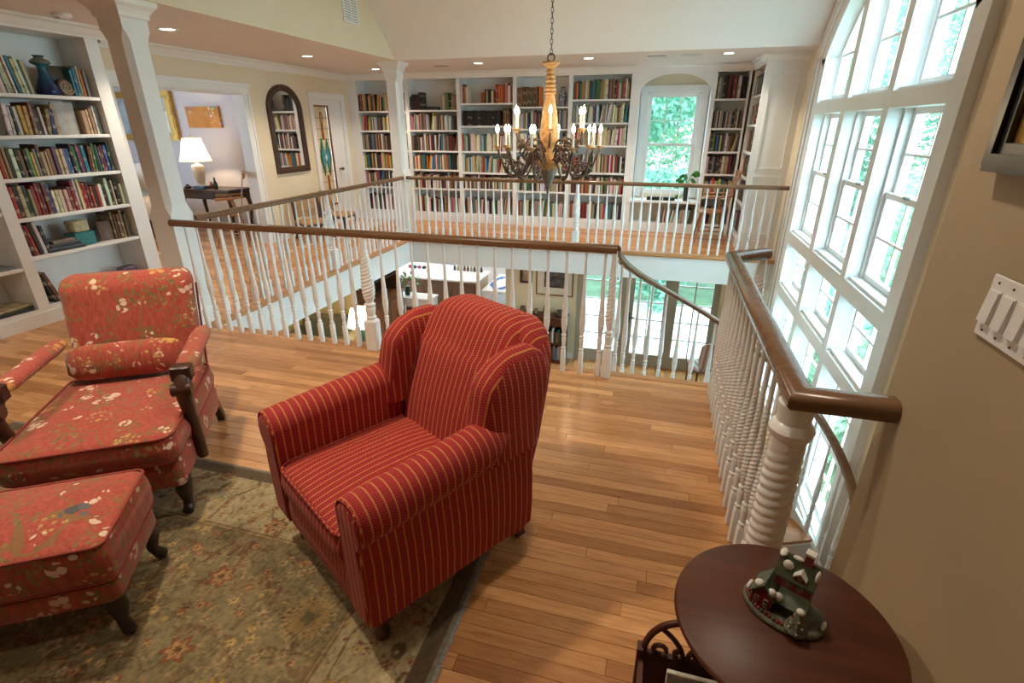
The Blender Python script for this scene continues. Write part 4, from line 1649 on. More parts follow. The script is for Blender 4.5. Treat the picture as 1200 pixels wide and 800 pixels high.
ot = thing('ottoman', 'coral flowered ottoman on dark wooden feet in front of the flowered armchair', 'ottoman', (-1.875, .80, .011), FA, 'upholstered seats on the rug')
m = MB(); cushion(m, -.30, .30, -.20, .20, .245, .435, .022, .03, .03, 6)
oc = m.build('top_cushion', M['floral'], ot, 60)
for z in (.398, .262):
    MB().tube(rrect(.299, .199, .03, z, 0, 0, 6), .0055, 6, closed=True).build('piping', M['piping'], oc, 60)
m = MB().loft([rrect(.285, .185, .03, .165), rrect(.292, .192, .03, .18), rrect(.292, .192, .03, .245)])
m.build('base', M['floral'], ot, 50)
for sx in (-1, 1):
    for sy in (-1, 1):
        MB().tube([(sx * .24, sy * .145, .175), (sx * .262, sy * .165, .12), (sx * .255, sy * .16, .065), (sx * .268, sy * .17, .028), (sx * .280, sy * .180, .016)], [.034, .030, .018, .022, .018], 10).build('leg', M['ebony'], ot, 50)

# ------------------------------------------------------------------ rug
def make_rug():
    X0, X1, Y0_, Y1_ = -3.45, -.525, -1.15, 1.665
    rr = random.Random(5)
    st = .0056
    nx, ny = int((X1 - X0) / st), int((Y1_ - Y0_) / st)
    import numpy as np
    gx = np.linspace(X0, X1, nx + 1)
    gy = np.linspace(Y0_, Y1_, ny + 1)
    XX, YY = np.meshgrid(gx, gy, indexing='ij')

    def vnoise(x, y, s, seed):
        r = np.random.default_rng(seed)
        g = r.random((256, 256))
        u, v = x * s + 60, y * s + 60
        iu, iv = np.floor(u).astype(int), np.floor(v).astype(int)
        fu, fv = u - iu, v - iv
        fu, fv = fu * fu * (3 - 2 * fu), fv * fv * (3 - 2 * fv)
        G = lambda a, b: g[a % 256, b % 256]
        return (G(iu, iv) * (1 - fu) + G(iu + 1, iv) * fu) * (1 - fv) + (G(iu, iv + 1) * (1 - fu) + G(iu + 1, iv + 1) * fu) * fv
    C = np.zeros(XX.shape + (3,))
    field = np.array((.155, .125, .062))
    fld2 = np.array((.235, .185, .095))
    n1 = vnoise(XX, YY, 5, 1) * .5 + vnoise(XX, YY, 16, 2) * .3 + vnoise(XX, YY * 3, 50, 3) * .2
    C[:] = field + (fld2 - field) * np.clip((n1[..., None] - .3) * 2, 0, 1)

    def blend(mask, c, k=.85):
        mm = (mask * k)[..., None]
        C[:] = C * (1 - mm) + np.array(c) * mm
    dx = X1 - XX
    dy = Y1_ - YY
    edge = np.minimum(dx, dy)
    # main border and guard stripes along the two edges that show
    bord = ((edge > .075) & (edge < .36)).astype(float)
    blend(bord, (.40, .32, .175), .85)
    n2 = vnoise(XX, YY, 9, 7)
    blend(bord * (np.abs(n2 - .5) < .035), (.12, .07, .03), .8)
    blend((edge < .075).astype(float), (.105, .070, .040), .9)
    blend(((edge > .355) & (edge < .385)).astype(float), (.20, .12, .055), .8)
    blend(((edge > .365) & (edge < .375)).astype(float), (.40, .31, .16), .7)
    blend((edge < .014).astype(float), (.23, .20, .15), .9)
    inside = (edge > .40).astype(float)
    # wandering vines
    n3 = vnoise(XX, YY, 6.2, 11) * .7 + vnoise(XX, YY, 15, 12) * .3
    blend(inside * (np.abs(n3 - .5) < .011), (.10, .050, .022), .75)
    n4 = vnoise(XX, YY, 20, 21) * .65 + vnoise(XX, YY, 48, 22) * .35
    blend(inside * (n4 > .70), (.20, .085, .040), .35)
    blend(inside * (np.abs(n4 - .64) < .018), (.40, .29, .13), .6)
    blend(inside * (vnoise(XX, YY, 26, 31) > .82), (.13, .045, .022), .5)
    n6 = vnoise(XX, YY, 14, 61) * .6 + vnoise(XX, YY, 33, 62) * .4
    blend((edge > .08) * (np.abs(n6 - .5) < .02), (.085, .055, .030), .5)
    n7 = vnoise(XX, YY, 17, 71) * .6 + vnoise(XX, YY, 40, 72) * .4
    blend((edge > .08) * (np.abs(n7 - .48) < .016), (.36, .25, .11), .5)
    # blossoms: petalled rosettes, palmettes and buds
    spots = [(-1.02, 1.02, .10, 'mum'), (-1.13, .70, .10, 'palm'), (-.93, .74, .05, 'mum'), (-.79, .82, .05, 'gold'), (-1.45, 1.08, .05, 'rust'), (-1.36, .80, .05, 'rust')]
    for k in range(3200):
        x, y = rr.uniform(X0, X1), rr.uniform(Y0_, Y1_)
        e = min(X1 - x, Y1_ - y)
        if .36 < e < .40 or e < .08:
            continue
        if any(abs(x - a) < .11 and abs(y - b) < .11 for a, b, _, _ in spots[:6]):
            continue
        spots.append((x, y, rr.uniform(.007, .022) if k > 170 else rr.uniform(.022, .044), rr.choice(['gold', 'rust', 'rust', 'dark', 'cream', 'cream', 'olive', 'rust'])))
    cols = {'gold': ((.40, .25, .075), (.50, .36, .15), (.13, .10, .05)), 'rust': ((.25, .085, .035), (.42, .28, .12), (.10, .04, .02)), 'dark': ((.045, .03, .022), (.25, .17, .08), (.20, .07, .03)),
            'cream': ((.42, .33, .17), (.26, .14, .06), (.12, .07, .04)), 'olive': ((.13, .13, .05), (.34, .26, .12), (.30, .14, .05)), 'palm': ((.36, .22, .055), (.30, .16, .04), (.09, .10, .04)), 'mum': ((.36, .24, .09), (.22, .14, .06), (.10, .09, .05))}
    for (x, y, r, kind) in spots:
        i0, i1 = np.searchsorted(gx, x - r * 1.4), np.searchsorted(gx, x + r * 1.4)
        j0, j1 = np.searchsorted(gy, y - r * 1.4), np.searchsorted(gy, y + r * 1.4)
        if i1 <= i0 or j1 <= j0:
            continue
        px, py = XX[i0:i1, j0:j1] - x, YY[i0:i1, j0:j1] - y
        ph = rr.random() * 6
        npet = rr.choice([7, 8, 10, 12]) if r > .05 else rr.choice([5, 6])
        if kind == 'mum':
            npet = 26
        if kind == 'palm':
            npet = 16
            py = py * 1.5
        th = np.arctan2(py, px)
        d = np.hypot(px, py) / r
        lim = .78 + .22 * np.cos(npet * (th + ph)) + .10 * (vnoise(px, py, 90, 81) - .5)
        c0, c1, c2 = cols[kind]
        sub = C[i0:i1, j0:j1]
        for mask, c, k in ((d < lim * 1.12, c2, .65), (d < lim, c0, .9), (d < lim * .72, c1, .75), (d < lim * .34, c2, .85)):
            mm = (mask * k)[..., None]
            sub[:] = sub * (1 - mm) + np.array(c) * mm
    # wool mottling along the weft
    n5 = .62 + .46 * vnoise(XX, YY, 110, 41) + .34 * vnoise(XX * 3.0, YY, 40, 42)
    C *= n5[..., None]
    ZZ = .0105 + .0012 * (vnoise(XX, YY, 60, 51) - .5)
    V = np.stack([XX, YY, ZZ], -1).reshape(-1, 3)
    idx = np.arange((nx + 1) * (ny + 1)).reshape(nx + 1, ny + 1)
    F = np.stack([idx[:-1, :-1], idx[1:, :-1], idx[1:, 1:], idx[:-1, 1:]], -1).reshape(-1, 4)
    me = bpy.data.meshes.new('rug_pile')
    nv0 = len(V)
    # thin body under the pile
    body = np.array([(X0, Y0_, 0.0015), (X1, Y0_, .0015), (X1, Y1_, .0015), (X0, Y1_, .0015), (X0, Y0_, .0105), (X1, Y0_, .0105), (X1, Y1_, .0105), (X0, Y1_, .0105)])
    me.vertices.add(nv0 + 8)
    me.vertices.foreach_set('co', np.concatenate([V, body]).ravel())
    bf = np.array([(3, 2, 1, 0), (0, 1, 5, 4), (1, 2, 6, 5), (2, 3, 7, 6), (3, 0, 4, 7)]) + nv0
    FF = np.concatenate([F, bf])
    me.loops.add(FF.size)
    me.loops.foreach_set('vertex_index', FF.ravel())
    me.polygons.add(len(FF))
    me.polygons.foreach_set('loop_start', np.arange(0, FF.size, 4))
    me.polygons.foreach_set('loop_total', np.full(len(FF), 4))
    at = me.attributes.new('Col', 'FLOAT_COLOR', 'POINT')
    cc = np.ones((nv0 + 8, 4))
    cc[:nv0, :3] = C.reshape(-1, 3)
    cc[nv0:, :3] = (.12, .09, .05)
    at.data.foreach_set('color', cc.ravel())
    me.update()
    me.validate()
    t = NT('hand_knotted_wool')
    c = t.n('Attribute', {'attribute_name': 'Col'}).outputs['Color']
    nz = t.noise(t.coord(), 320, 3)
    t.bump(nz.outputs[0], .5, .004)
    me.materials.append(t.pbr(c, .95, 0, .1, Sheen_Weight=.15))
    rg = thing('rug', 'olive and gold hand-knotted floral rug under the armchairs', 'rug')
    put('pile', me, rg)
    fr = MB()
    for yy in [Y0_ + .0065 * k for k in range(int((Y1_ - Y0_) / .0065))]:
        L = .010 + rr.random() * .006
        w = rr.uniform(-.006, .006)
        fr.tube([(X1 - .004, yy, .006), (X1 + L * .5, yy + w * .4, .005), (X1 + L, yy + w * .4, .0035)], .0034, 4)
    fo = fr.build('fringe', plain('rug_fringe', (.42, .43, .42), .9, 0, .2, 60), rg, 60)
    tag(fo, None, None, None, 'stuff')


make_rug()

# ------------------------------------------------------------------ round side table, magazine stand, ceramic cottage
TX, TY, TZ, TR_ = .365, .944, .56, .235
tb = thing('side_table', 'round mahogany side table with the ceramic cottage on it', 'table', (TX, TY, .001))
MB().lathe([(TR_ - .03, TZ - .026), (TR_ - .012, TZ - .024), (TR_ - .004, TZ - .016), (TR_, TZ - .010), (TR_ - .002, TZ - .004), (TR_ - .007, TZ)], 64).build('table_top', M['mahog'], tb, 40)
MB().lathe([(.03, .11), (.045, .14), (.030, .20), (.022, .26), (.032, .34), (.040, .40), (.026, .46), (.024, .49), (.06, .515), (.065, TZ - .026)], 20).build('pedestal', M['mahog'], tb, 40)
for k in range(3):
    a = R(30 + 120 * k)
    MB().tube([(.02 * math.cos(a), .02 * math.sin(a), .16), (.08 * math.cos(a), .08 * math.sin(a), .13), (.15 * math.cos(a), .15 * math.sin(a), .06), (.19 * math.cos(a), .19 * math.sin(a), .018)], [.024, .022, .018, .018], 8).build('leg', M['mahog'], tb, 50)

mg = thing('magazine_stand', 'dark wooden magazine stand with gothic tracery half under the round table', 'magazine stand', (0, 0, .001))
PX0, PX1, PYB = .075, .285, .955
cxm = (PX0 + PX1) / 2
m = MB().box(PX0, PX1, PYB - .008, PYB + .008, .10, .345)
pnl = m.build('end_panel', M['mahog'], mg)
hw = (PX1 - PX0) / 2
arch = [(cxm + hw * .96 * math.cos(PI * k / 20), PYB, .345 + .125 * math.sin(PI * k / 20)) for k in range(21)]
MB().tube(arch, .0085, 8).build('arch_rail', M['mahog'], mg, 60)
for s in (-1, 1):
    pts2 = [(cxm + s * (.070 * (1 - q) ** 1.5 + .004), PYB, .440 - .06 * q - .035 * q * q) for q in [k / 8 for k in range(9)]]
    pts3 = [(cxm + s * (.062 + .016 * math.cos(a)), PYB, .360 + .016 * math.sin(a)) for a in [R(-110 + 38 * k) for k in range(9)]]
    MB().tube(pts2, .0065, 6).build('tracery', M['mahog'], mg, 60)
    MB().tube(pts3, .0065, 6).build('tracery', M['mahog'], mg, 60)
    MB().tube([(cxm + s * .022, PYB, .345), (cxm + s * .026, PYB, .362), (cxm + s * .014, PYB, .372)], .0075, 6).build('tracery', M['mahog'], mg, 60)
    x = cxm + s * hw
    MB().loft([[(x - .010, PYB - .015, .0), (x + .010, PYB - .015, .0), (x + .010, PYB + .012, .0), (x - .010, PYB + .012, .0)],
               [(x - .008 + s * .004, PYB - .015, .36), (x + .008 + s * .004, PYB - .015, .36), (x + .008 + s * .004, PYB + .012, .36), (x - .008 + s * .004, PYB + .012, .36)]]).build('corner_post', M['mahog'], mg)
    MB().box(x - .006, x + .006, .74, PYB - .015, .28, .33).build('side_rail', M['mahog'], mg)
    MB().box(x - .010, x + .010, .72, .745, 0, .36).build('corner_post', M['mahog'], mg)
MB().box(PX0, PX1, .735, PYB - .008, .10, .115).build('bottom_board', M['mahog'], mg)
MB().box(PX0, PX1, .725, .74, .10, .34).build('end_panel', M['mahog'], mg)
for k, (c, nm) in enumerate([((.72, .68, .58), 'cream covered magazine standing in the magazine stand'), ((.05, .07, .11), 'dark blue magazine standing in the magazine stand')]):
    o = MB().cbox(-.07, .07, -.006, .006, 0, .25, .002).build('magazine', plain('magazine_cover_%d' % k, c, .4, 0, .3, 30))
    o.matrix_world = Matrix.Translation((.205 + .01 * k, .875 - .05 * k, .118)) @ Matrix.Rotation(R(-6), 4, 'X')
    tag(o, nm, 'magazine', 'magazines under the round table')

# ceramic cottage
M['cer_red'] = plain('glazed_dark_red', (.17, .018, .018), .3, 0, .2, 40)
M['cer_green'] = plain('glazed_dark_green', (.055, .075, .038), .4, 0, .35, 60, .3)
M['cer_snow'] = plain('glazed_snow', (.66, .64, .58), .45, 0, .1, 50, .3)
M['cer_moss'] = plain('glazed_moss', (.13, .135, .085), .5, 0, .4, 90, .5)
M['cer_cream'] = plain('glazed_cream', (.52, .47, .36), .4, 0, .1, 40)
M['cer_dark'] = plain('glazed_black', (.02, .018, .016), .3, 0, .1, 40)
hs = thing('ceramic_cottage', 'small red and green ceramic cottage with snowy roofs on the round table', 'figurine', (.367, .972, TZ + .001), R(-28))
hs.scale = (1, 1, 1.06)
b = MB()
b.loft([[(.088 * k * math.cos(2 * PI * j / 28), .064 * k * math.sin(2 * PI * j / 28), z) for j in range(28)] for k, z in ((.96, 0), (1.0, .004), (.99, .010), (.92, .014))])
b.build('base', M['cer_moss'], hs, 50)


def gable(mb_w, mb_r, x0, x1, y0, y1, z0, zw, zr, ov=.005, th=.005):
    """walls with gable ends along x, pitched roof"""
    ym = (y0 + y1) / 2
    mb_w.loft([[(x, y0, z0), (x, y1, z0), (x, y1, zw), (x, ym, zr), (x, y0, zw)] for x in (x0, x1)])
    for s, ye in ((-1, y0), (1, y1)):
        k = (zr - zw) / abs(ym - ye)
        ya = ye + s * ov
        za = zw - k * ov
        mb_r.loft([[(x, ya, za), (x, ya, za + th), (x, ym, zr + th), (x, ym, zr)] for x in (x0 - ov, x1 + ov)])


w, r_ = MB(), MB()
gable(w, r_, -.030, .042, -.002, .046, .012, .094, .130)
w.build('main_walls', M['cer_red'], hs); ro_ = r_.build('main_roof', M['cer_green'], hs)
w, r_ = MB(), MB()
# front wing, ridge running toward the front
for nm, (x0, x1, y0, y1) in {'w': (-.062, -.018, -.040, .018)}.items():
    xm = (x0 + x1) / 2
    w.loft([[(x0, y, .012), (x1, y, .012), (x1, y, .048), (xm, y, .074), (x0, y, .048)] for y in (y0, y1)])
    for s, xe in ((-1, x0), (1, x1)):
        xa = xe + s * .005
        r_.loft([[(xa, y, .043), (xa, y, .048), (xm, y, .079), (xm, y, .074)] for y in (y0 - .005, y1 + .004)])
w.build('wing_walls', M['cer_red'], hs); r_.build('wing_roof', M['cer_green'], hs)
MB().loft([[(x, -.034, .040), (x, -.034, .044), (x, .002, .066), (x, .002, .060)] for x in (-.016, .046)]).build('porch_roof', M['cer_green'], hs)
m = MB()
for x in (-.008, .014, .038):
    m.box(x - .002, x + .002, -.031, -.027, .012, .041)
m.build('porch_post', M['cer_dark'], hs)
m = MB().box(.012, .028, .016, .030, .10, .154)
ch_ = m.build('chimney', M['cer_red'], hs)
MB().box(.010, .030, .014, .032, .154, .160).build('chimney_cap', M['cer_snow'], ch_)
# dormer
w, r2 = MB(), MB()
w.prism([(.004, .096), (.026, .096), (.026, .106), (.015, .116), (.004, .106)], 'y', -.004, .020)
w.build('dormer', M['cer_red'], hs)
r2.loft([[(.001, y, .104), (.001, y, .108), (.015, y, .121), (.015, y, .117)] for y in (-.008, .02)])
r2.loft([[(.029, y, .104), (.029, y, .108), (.015, y, .121), (.015, y, .117)] for y in (-.008, .02)])
r2.build('dormer_roof', M['cer_snow'], hs)
for (x, y, z, a, b_, c) in ((-.030, .022, .131, .008, .016, .005), (.044, .012, .118, .005, .012, .014), (-.014, .008, .116, .011, .008, .011), (-.024, -.036, .062, .010, .009, .010), (-.052, -.030, .066, .011, .010, .008), (-.012, -.024, .050, .011, .010, .010), (.0, .02, .134, .012, .006, .004),
                            (-.078, .004, .018, .005, .018, .006), (.080, .002, .018, .005, .014, .006), (-.06, .03, .030, .008, .008, .010)):
    MB().sphere((x, y, z), a, b_, c, 10, 6).build('snow', M['cer_snow'], hs, 70)
def win(mb, x, y, z, wx, wz, face):
    if face == 'y':
        mb.box(x - wx / 2, x + wx / 2, y - .0012, y, z - wz / 2, z + wz / 2)
    else:
        mb.box(x - .0012, x, y - wx / 2, y + wx / 2, z - wz / 2, z + wz / 2)
for args in ((-.050, -.040, .034, .010, .014, 'y'), (-.030, -.040, .030, .009, .022, 'y'), (.020, -.002, .079, .011, .013, 'y'), (-.0, -.002, .079, .009, .012, 'y'), (.015, -.0042, .104, .008, .008, 'y'), (-.062, -.022, .034, .010, .014, 'x'), (-.062, .004, .034, .010, .016, 'x'), (-.030, .012, .086, .010, .016, 'x'), (-.030, .032, .086, .010, .016, 'x')):
    m = MB(); win(m, *args)
    wf_ = m.build('window_frame', M['cer_cream'], hs)
    m = MB()
    x, y, z, wx, wz, f_ = args
    for sx in (-1, 1):
        for sz in (-1, 1):
            if f_ == 'y':
                m.box(x + sx * wx * .22 - wx * .15, x + sx * wx * .22 + wx * .15, y - .002, y - .001, z + sz * wz * .22 - wz * .15, z + sz * wz * .22 + wz * .15)
            else:
                m.box(x - .002, x - .001, y + sx * wx * .22 - wx * .15, y + sx * wx * .22 + wx * .15, z + sz * wz * .22 - wz * .15, z + sz * wz * .22 + wz * .15)
    m.build('window_light', M['cer_dark'], wf_)
tr_ = MB().lathe([(.022, .012), (.024, .018), (.016, .032), (.018, .034), (.010, .048), (.012, .050), (.002, .066)], 14, (.038, -.046, 0), lambda r, a, z: r * (1 + .12 * math.cos(7 * a + z * 300)))
to_ = tr_.build('fir_tree', M['cer_moss'], hs, 30)
MB().sphere((.038, -.046, .064), .009, .009, .006, 8, 5).build('snow', M['cer_snow'], to_, 60)
rb = random.Random(3)
for k in range(9):
    a, z = rb.uniform(3.4, 6.0), rb.uniform(.02, .05)
    r = .024 * (1 - (z - .014) / .055) + .001
    MB().sphere((.038 + r * math.cos(a), -.046 + r * math.sin(a), z), .0028, seg=6, rings=4).build('bauble', M['cer_red'] if k % 2 else M['cer_snow'], to_, 60)
for k in range(16):
    a = R(188 + k * 6.5)
    MB().sphere((.078 * math.cos(a), .054 * math.sin(a), .016), .0055, seg=7, rings=5).build('flower', M['cer_red'] if k % 3 else M['cer_green'], hs, 60)

# ------------------------------------------------------------------ wall picture and switch plate on the tan wall
pf = thing('picture_frame', 'black framed picture with gilt slip on the tan wall', 'picture', (0, 0, 0))
PYE, PZ0, PZ1, PY0 = 1.335, 1.495, 2.25, .50
for k, (d, w0, w1, mt_) in enumerate(((.030, 0, .055, 'black'), (.038, .012, .035, 'black'), (.018, .055, .085, 'gold'))):
    m = MB()
    x0, x1 = .66 - d, .66
    m.box(x0, x1, PY0 + w0, PYE - w0, PZ0 + w0, PZ0 + w1)
    m.box(x0, x1, PY0 + w0, PYE - w0, PZ1 - w1, PZ1 - w0)
    m.box(x0, x1, PYE - w1, PYE - w0, PZ0 + w1, PZ1 - w1)
    m.box(x0, x1, PY0 + w0, PY0 + w1, PZ0 + w1, PZ1 - w1)
    m.build(['frame', 'frame_bead', 'gilt_slip'][k], M[mt_], pf)
MB().box(.652, .66, PY0 + .08, PYE - .08, PZ0 + .08, PZ1 - .08).build('mat_board', plain('brown_mat', (.25, .17, .09), .8), pf)
MB().box(.648, .652, PY0 + .16, PYE - .13, PZ0 + .14, PZ1 - .14).build('print', plain('old_print', (.14, .11, .06), .6, 0, .6, 9), pf)
sw = thing('light_switch', 'white wall plate with a row of rocker switches on the tan wall', 'light switch')
m = MB(); m.cbox(.654, .66, 1.005, 1.21, 1.185, 1.312, .002)
m.build('wall_plate', M['white_gloss'], sw)
for k in range(4):
    yc_ = 1.185 - .047 * k
    m = MB().box(.652, .654, yc_ - .018, yc_ + .018, 1.214, 1.283); m.build('switch_well', M['white'], sw)
    m = MB().loft([[(.6525, y, 1.217), (.6525, y, 1.28), (.650, y, 1.28), (.645, y, 1.217)] for y in (yc_ - .0155, yc_ + .0155)])
    m.build('rocker', M['white_gloss'], sw)
    for z in (1.2, 1.298):
        MB().sphere((.654, yc_, z), .0028, seg=8, rings=4).build('screw', M['nickel'], sw)

# ------------------------------------------------------------------ chandelier
CX, CY = -1.08, 5.10
chd = thing('chandelier', 'carved wooden chandelier with dark iron scroll arms and lit candle bulbs', 'chandelier', (CX, CY, 0))
M['carved'] = plain('gilt_carved_pine', (.50, .27, .10), .5, 0, .35, 26, .5)
M['agedleaf'] = plain('aged_grey_wood', (.16, .13, .105), .55, 0, .4, 30, .5)
M['candle'] = plain('ivory_candle_sleeve', (.86, .82, .72), .5, 0, .03)
M['flame'] = emit('candle_bulb_glow', (1.0, .78, .48), 115)
body = [(.012, 2.105), (.075, 2.112), (.082, 2.100), (.050, 2.075), (.030, 2.055)]
z = 2.05
for k in range(5):
    r0 = .031 + .003 * k
    body += [(r0, z), (r0 + .010, z - .012), (r0 + .010, z - .022), (r0, z - .034)]
    z -= .036
body += [(.052, z), (.056, z - .012), (.042, z - .025), (.050, z - .08), (.066, z - .18), (.080, z - .28), (.088, z - .36), (.082, z - .42), (.060, z - .47), (.050, z - .50), (.055, z - .53)]
MB().lathe(body[::-1], 24, (0, 0, 0), lambda r, a, zz: r * (1 + (.07 * math.cos(8 * a + zz * 40) if zz < 1.85 and r > .05 else 0))).build('carved_stem', M['carved'], chd, 45)
MB().lathe([(.045, 1.17), (.085, 1.20), (.115, 1.235), (.120, 1.26), (.095, 1.285), (.070, 1.30), (.055, 1.345)], 32, (0, 0, 0), lambda r, a, zz: r * (1 + .13 * abs(math.cos(5 * a)))).build('leaf_collar', M['carved'], chd, 50)
MB().lathe([(.006, .965), (.014, .975), (.010, .985), (.014, 1.0), (.022, 1.03), (.040, 1.08), (.062, 1.14), (.080, 1.20), (.070, 1.215)], 28, (0, 0, 0), lambda r, a, zz: r * (1 + .16 * abs(math.cos(4 * a)))).build('leaf_finial', M['agedleaf'], chd, 50)
MB().tube([(.032 * math.cos(a), 0, 2.145 + .032 * math.sin(a)) for a in [2 * PI * k / 14 for k in range(14)]], .006, 8, closed=True).build('hanging_ring', M['chainm'], chd, 60)
ztop = ZC + .9 * (7.03 - CY)
lm = MB().tube([(.011 * math.cos(a), 0, .022 * math.sin(a) * (1.15 if True else 1)) for a in [2 * PI * k / 12 for k in range(12)]], .0032, 6, closed=True).mesh('link', M['chainm'], 60)
zz = 2.19
k = 0
while zz < ztop - .06:
    put('chain_link', lm, chd, (0, 0, zz), (0, 0, PI / 2 * (k % 2)))
    zz += .040
    k += 1
MB().lathe([(.012, ztop - .07), (.05, ztop - .05), (.065, ztop - .02), (.065, ztop + .06)], 20).build('ceiling_canopy', M['chainm'], chd, 40)


def scroll_pts(c, r0, r1, a0, a1, n=16):
    return [(c[0] + (r0 + (r1 - r0) * k / n) * math.cos(R(a0 + (a1 - a0) * k / n)), 0, c[1] + (r0 + (r1 - r0) * k / n) * math.sin(R(a0 + (a1 - a0) * k / n))) for k in range(n + 1)]


def bez(p0, p1, p2, p3, n=14):
    out = []
    for k in range(n + 1):
        t_ = k / n
        a, b, c, d = (1 - t_) ** 3, 3 * (1 - t_) ** 2 * t_, 3 * (1 - t_) * t_ ** 2, t_ ** 3
        out.append((a * p0[0] + b * p1[0] + c * p2[0] + d * p3[0], 0, a * p0[1] + b * p1[1] + c * p2[1] + d * p3[1]))
    return out


m = MB()
m.tube(bez((.07, 1.25), (.18, 1.42), (.24, 1.10), (.33, 1.125)) + bez((.33, 1.125), (.44, 1.14), (.43, 1.26), (.49, 1.375))[1:], .0105, 7)
m.tube(scroll_pts((.20, 1.315), .075, .014, 250, -330, 26), .0095, 6)
m.tube(scroll_pts((.335, 1.21), .070, .012, 280, 760, 24), .009, 6)
m.tube(bez((.10, 1.36), (.16, 1.44), (.26, 1.43), (.28, 1.34)), .009, 6)
m.tube(scroll_pts((.415, 1.235), .038, .010, 100, 520, 18), .0075, 6)
for (x, z_, s_) in ((.27, 1.40, .030), (.40, 1.20, .026), (.16, 1.39, .028), (.33, 1.13, .028)):
    m.sphere((x, 0, z_), s_, .016, s_ * .75, 8, 5)
arm_lo = m.mesh('arm', M['iron'], 60)
m = MB()
m.tube(bez((.06, 1.40), (.14, 1.56), (.24, 1.36), (.30, 1.44)) + bez((.30, 1.44), (.33, 1.47), (.345, 1.49), (.35, 1.525))[1:], .010, 7)
m.tube(scroll_pts((.22, 1.43), .05, .010, 220, -260, 20), .008, 6)
m.sphere((.30, 0, 1.45), .022, .010, .016, 8, 5)
arm_up = m.mesh('arm', M['iron'], 60)
pan_me = MB().lathe([(.008, -.03), (.014, -.018), (.022, -.008), (.034, 0), (.036, .006), (.030, .004), (.014, .004)], 16, (0, 0, 0), lambda r, a, zz: r * (1 + .08 * math.cos(8 * a))).mesh('drip_pan', M['carved'], 50)
sleeve_me = MB().lathe([(.0115, 0), (.0115, .118), (.006, .122)], 12).mesh('candle_sleeve', M['candle'], 50)
bulb_me = MB().lathe([(.005, 0), (.012, .010), (.0165, .024), (.0140, .040), (.007, .056), (.0018, .070)], 12).mesh('candle_bulb', M['flame'], 60)


def chand_arm(a, mesh, r, z):
    o = put('arm', mesh, chd, None, (0, 0, a))
    p = put('drip_pan', pan_me, o, (r, 0, z))
    c = put('candle_sleeve', sleeve_me, o, (r, 0, z + .004))
    put('candle_bulb', bulb_me, o, (r, 0, z + .126))


for k in range(10):
    chand_arm(R(-93 + 36 * k + (4 if k % 2 else -3)), arm_lo, .49, 1.40)
for k in range(6):
    chand_arm(R(-77 + 60 * k), arm_up, .35, 1.555)

# ------------------------------------------------------------------ ceiling fittings
M['lens'] = emit('downlight_lens', (1.0, .90, .74), 14)
ring_me = MB().loft([[(r * math.cos(2 * PI * j / 28), r * math.sin(2 * PI * j / 28), z_) for j in range(28)] for r, z_ in ((.088, 0), (.086, -.006), (.066, -.007), (.058, .0))], False, False).mesh('trim_ring', M['white_gloss'], 50)
lens_me = MB().lathe([(.002, -.003), (.060, -.003), (.060, -.001)], 28).mesh('lens', M['lens'], 50)
for (x, y, lab, wts) in ((-4.46, 4.30, 'recessed ceiling light beside the near column', 78), (-4.45, 6.30, 'recessed ceiling light above the arched mirror', 78), (-4.43, 7.95, 'recessed ceiling light left of the far column', 78),
                         (-2.65, 7.62, 'recessed ceiling light above the black encyclopedia row', 78), (-1.09, 7.48, 'recessed ceiling light behind the chandelier chain', 78), (.60, 7.44, 'recessed ceiling light above the narrow bookcase past the window', 78)):
    f = thing('recessed_light', lab, 'ceiling light', (x, y, ZC), 0, 'recessed lights in the low ceiling')
    put('trim_ring', ring_me, f)
    put('lens', lens_me, f)
    downlight((x, y, ZC - .02), wts, 125, .7, .04)
sd = thing('smoke_detector', 'round white smoke detector on the ceiling above the tall bookcase', 'smoke detector', (-4.66, 3.53, ZC))
MB().lathe([(.065, 0), (.065, -.018), (.052, -.032), (.030, -.038), (.004, -.038)][::-1], 24).build('housing', M['white_gloss'], sd, 40)
MB().box(-.02, .02, -.045, -.035, -.036, -.028).build('vent_slot', M['black'], sd)
for (x, y, w, lab) in ((-3.28, 7.80, .12, 'small dark slot vent in the low ceiling near the far column'), (-.235, 7.45, .13, 'slim ceiling vent left of the round ceiling speaker')):
    v = thing('ceiling_vent', lab, 'vent', (x, y, ZC), 0, 'slot vents in the far ceiling')
    MB().box(-w, w, -.05, .05, -.006, 0).build('frame', M['white'], v)
    for k in range(3):
        MB().box(-w + .015, w - .015, -.036 + .026 * k, -.022 + .026 * k, -.0075, -.006).build('slot', M['black'], v)
sp = thing('ceiling_speaker', 'round white speaker grille in the far ceiling near the window', 'speaker', (.18, 7.49, ZC))
MB().lathe([(.005, -.006), (.12, -.006), (.13, -.003), (.13, 0)], 32).build('grille', plain('speaker_grille', (.6, .6, .6), .6), sp, 40)
XV = XG + .02
gv = thing('wall_vent', 'white louvred return-air vent high on the cream gable wall', 'vent')
m = MB().box(XV, XV + .012, 5.86, 6.17, 2.66, 2.68).box(XV, XV + .012, 5.86, 6.17, 3.02, 3.04).box(XV, XV + .012, 5.86, 5.88, 2.68, 3.02).box(XV, XV + .012, 6.15, 6.17, 2.68, 3.02).box(XV, XV + .012, 6.005, 6.025, 2.68, 3.02)
m.build('frame', M['white'], gv)
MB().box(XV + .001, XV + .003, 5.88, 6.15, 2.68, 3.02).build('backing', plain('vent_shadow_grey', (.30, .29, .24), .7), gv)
for k in range(13):
    zz = 2.69 + .0255 * k
    MB().loft([[(XV + .003, y, zz), (XV + .009, y, zz + .012), (XV + .009, y, zz + .015), (XV + .003, y, zz + .003)] for y in (5.88, 6.15)]).build('louvre', M['white'], gv)

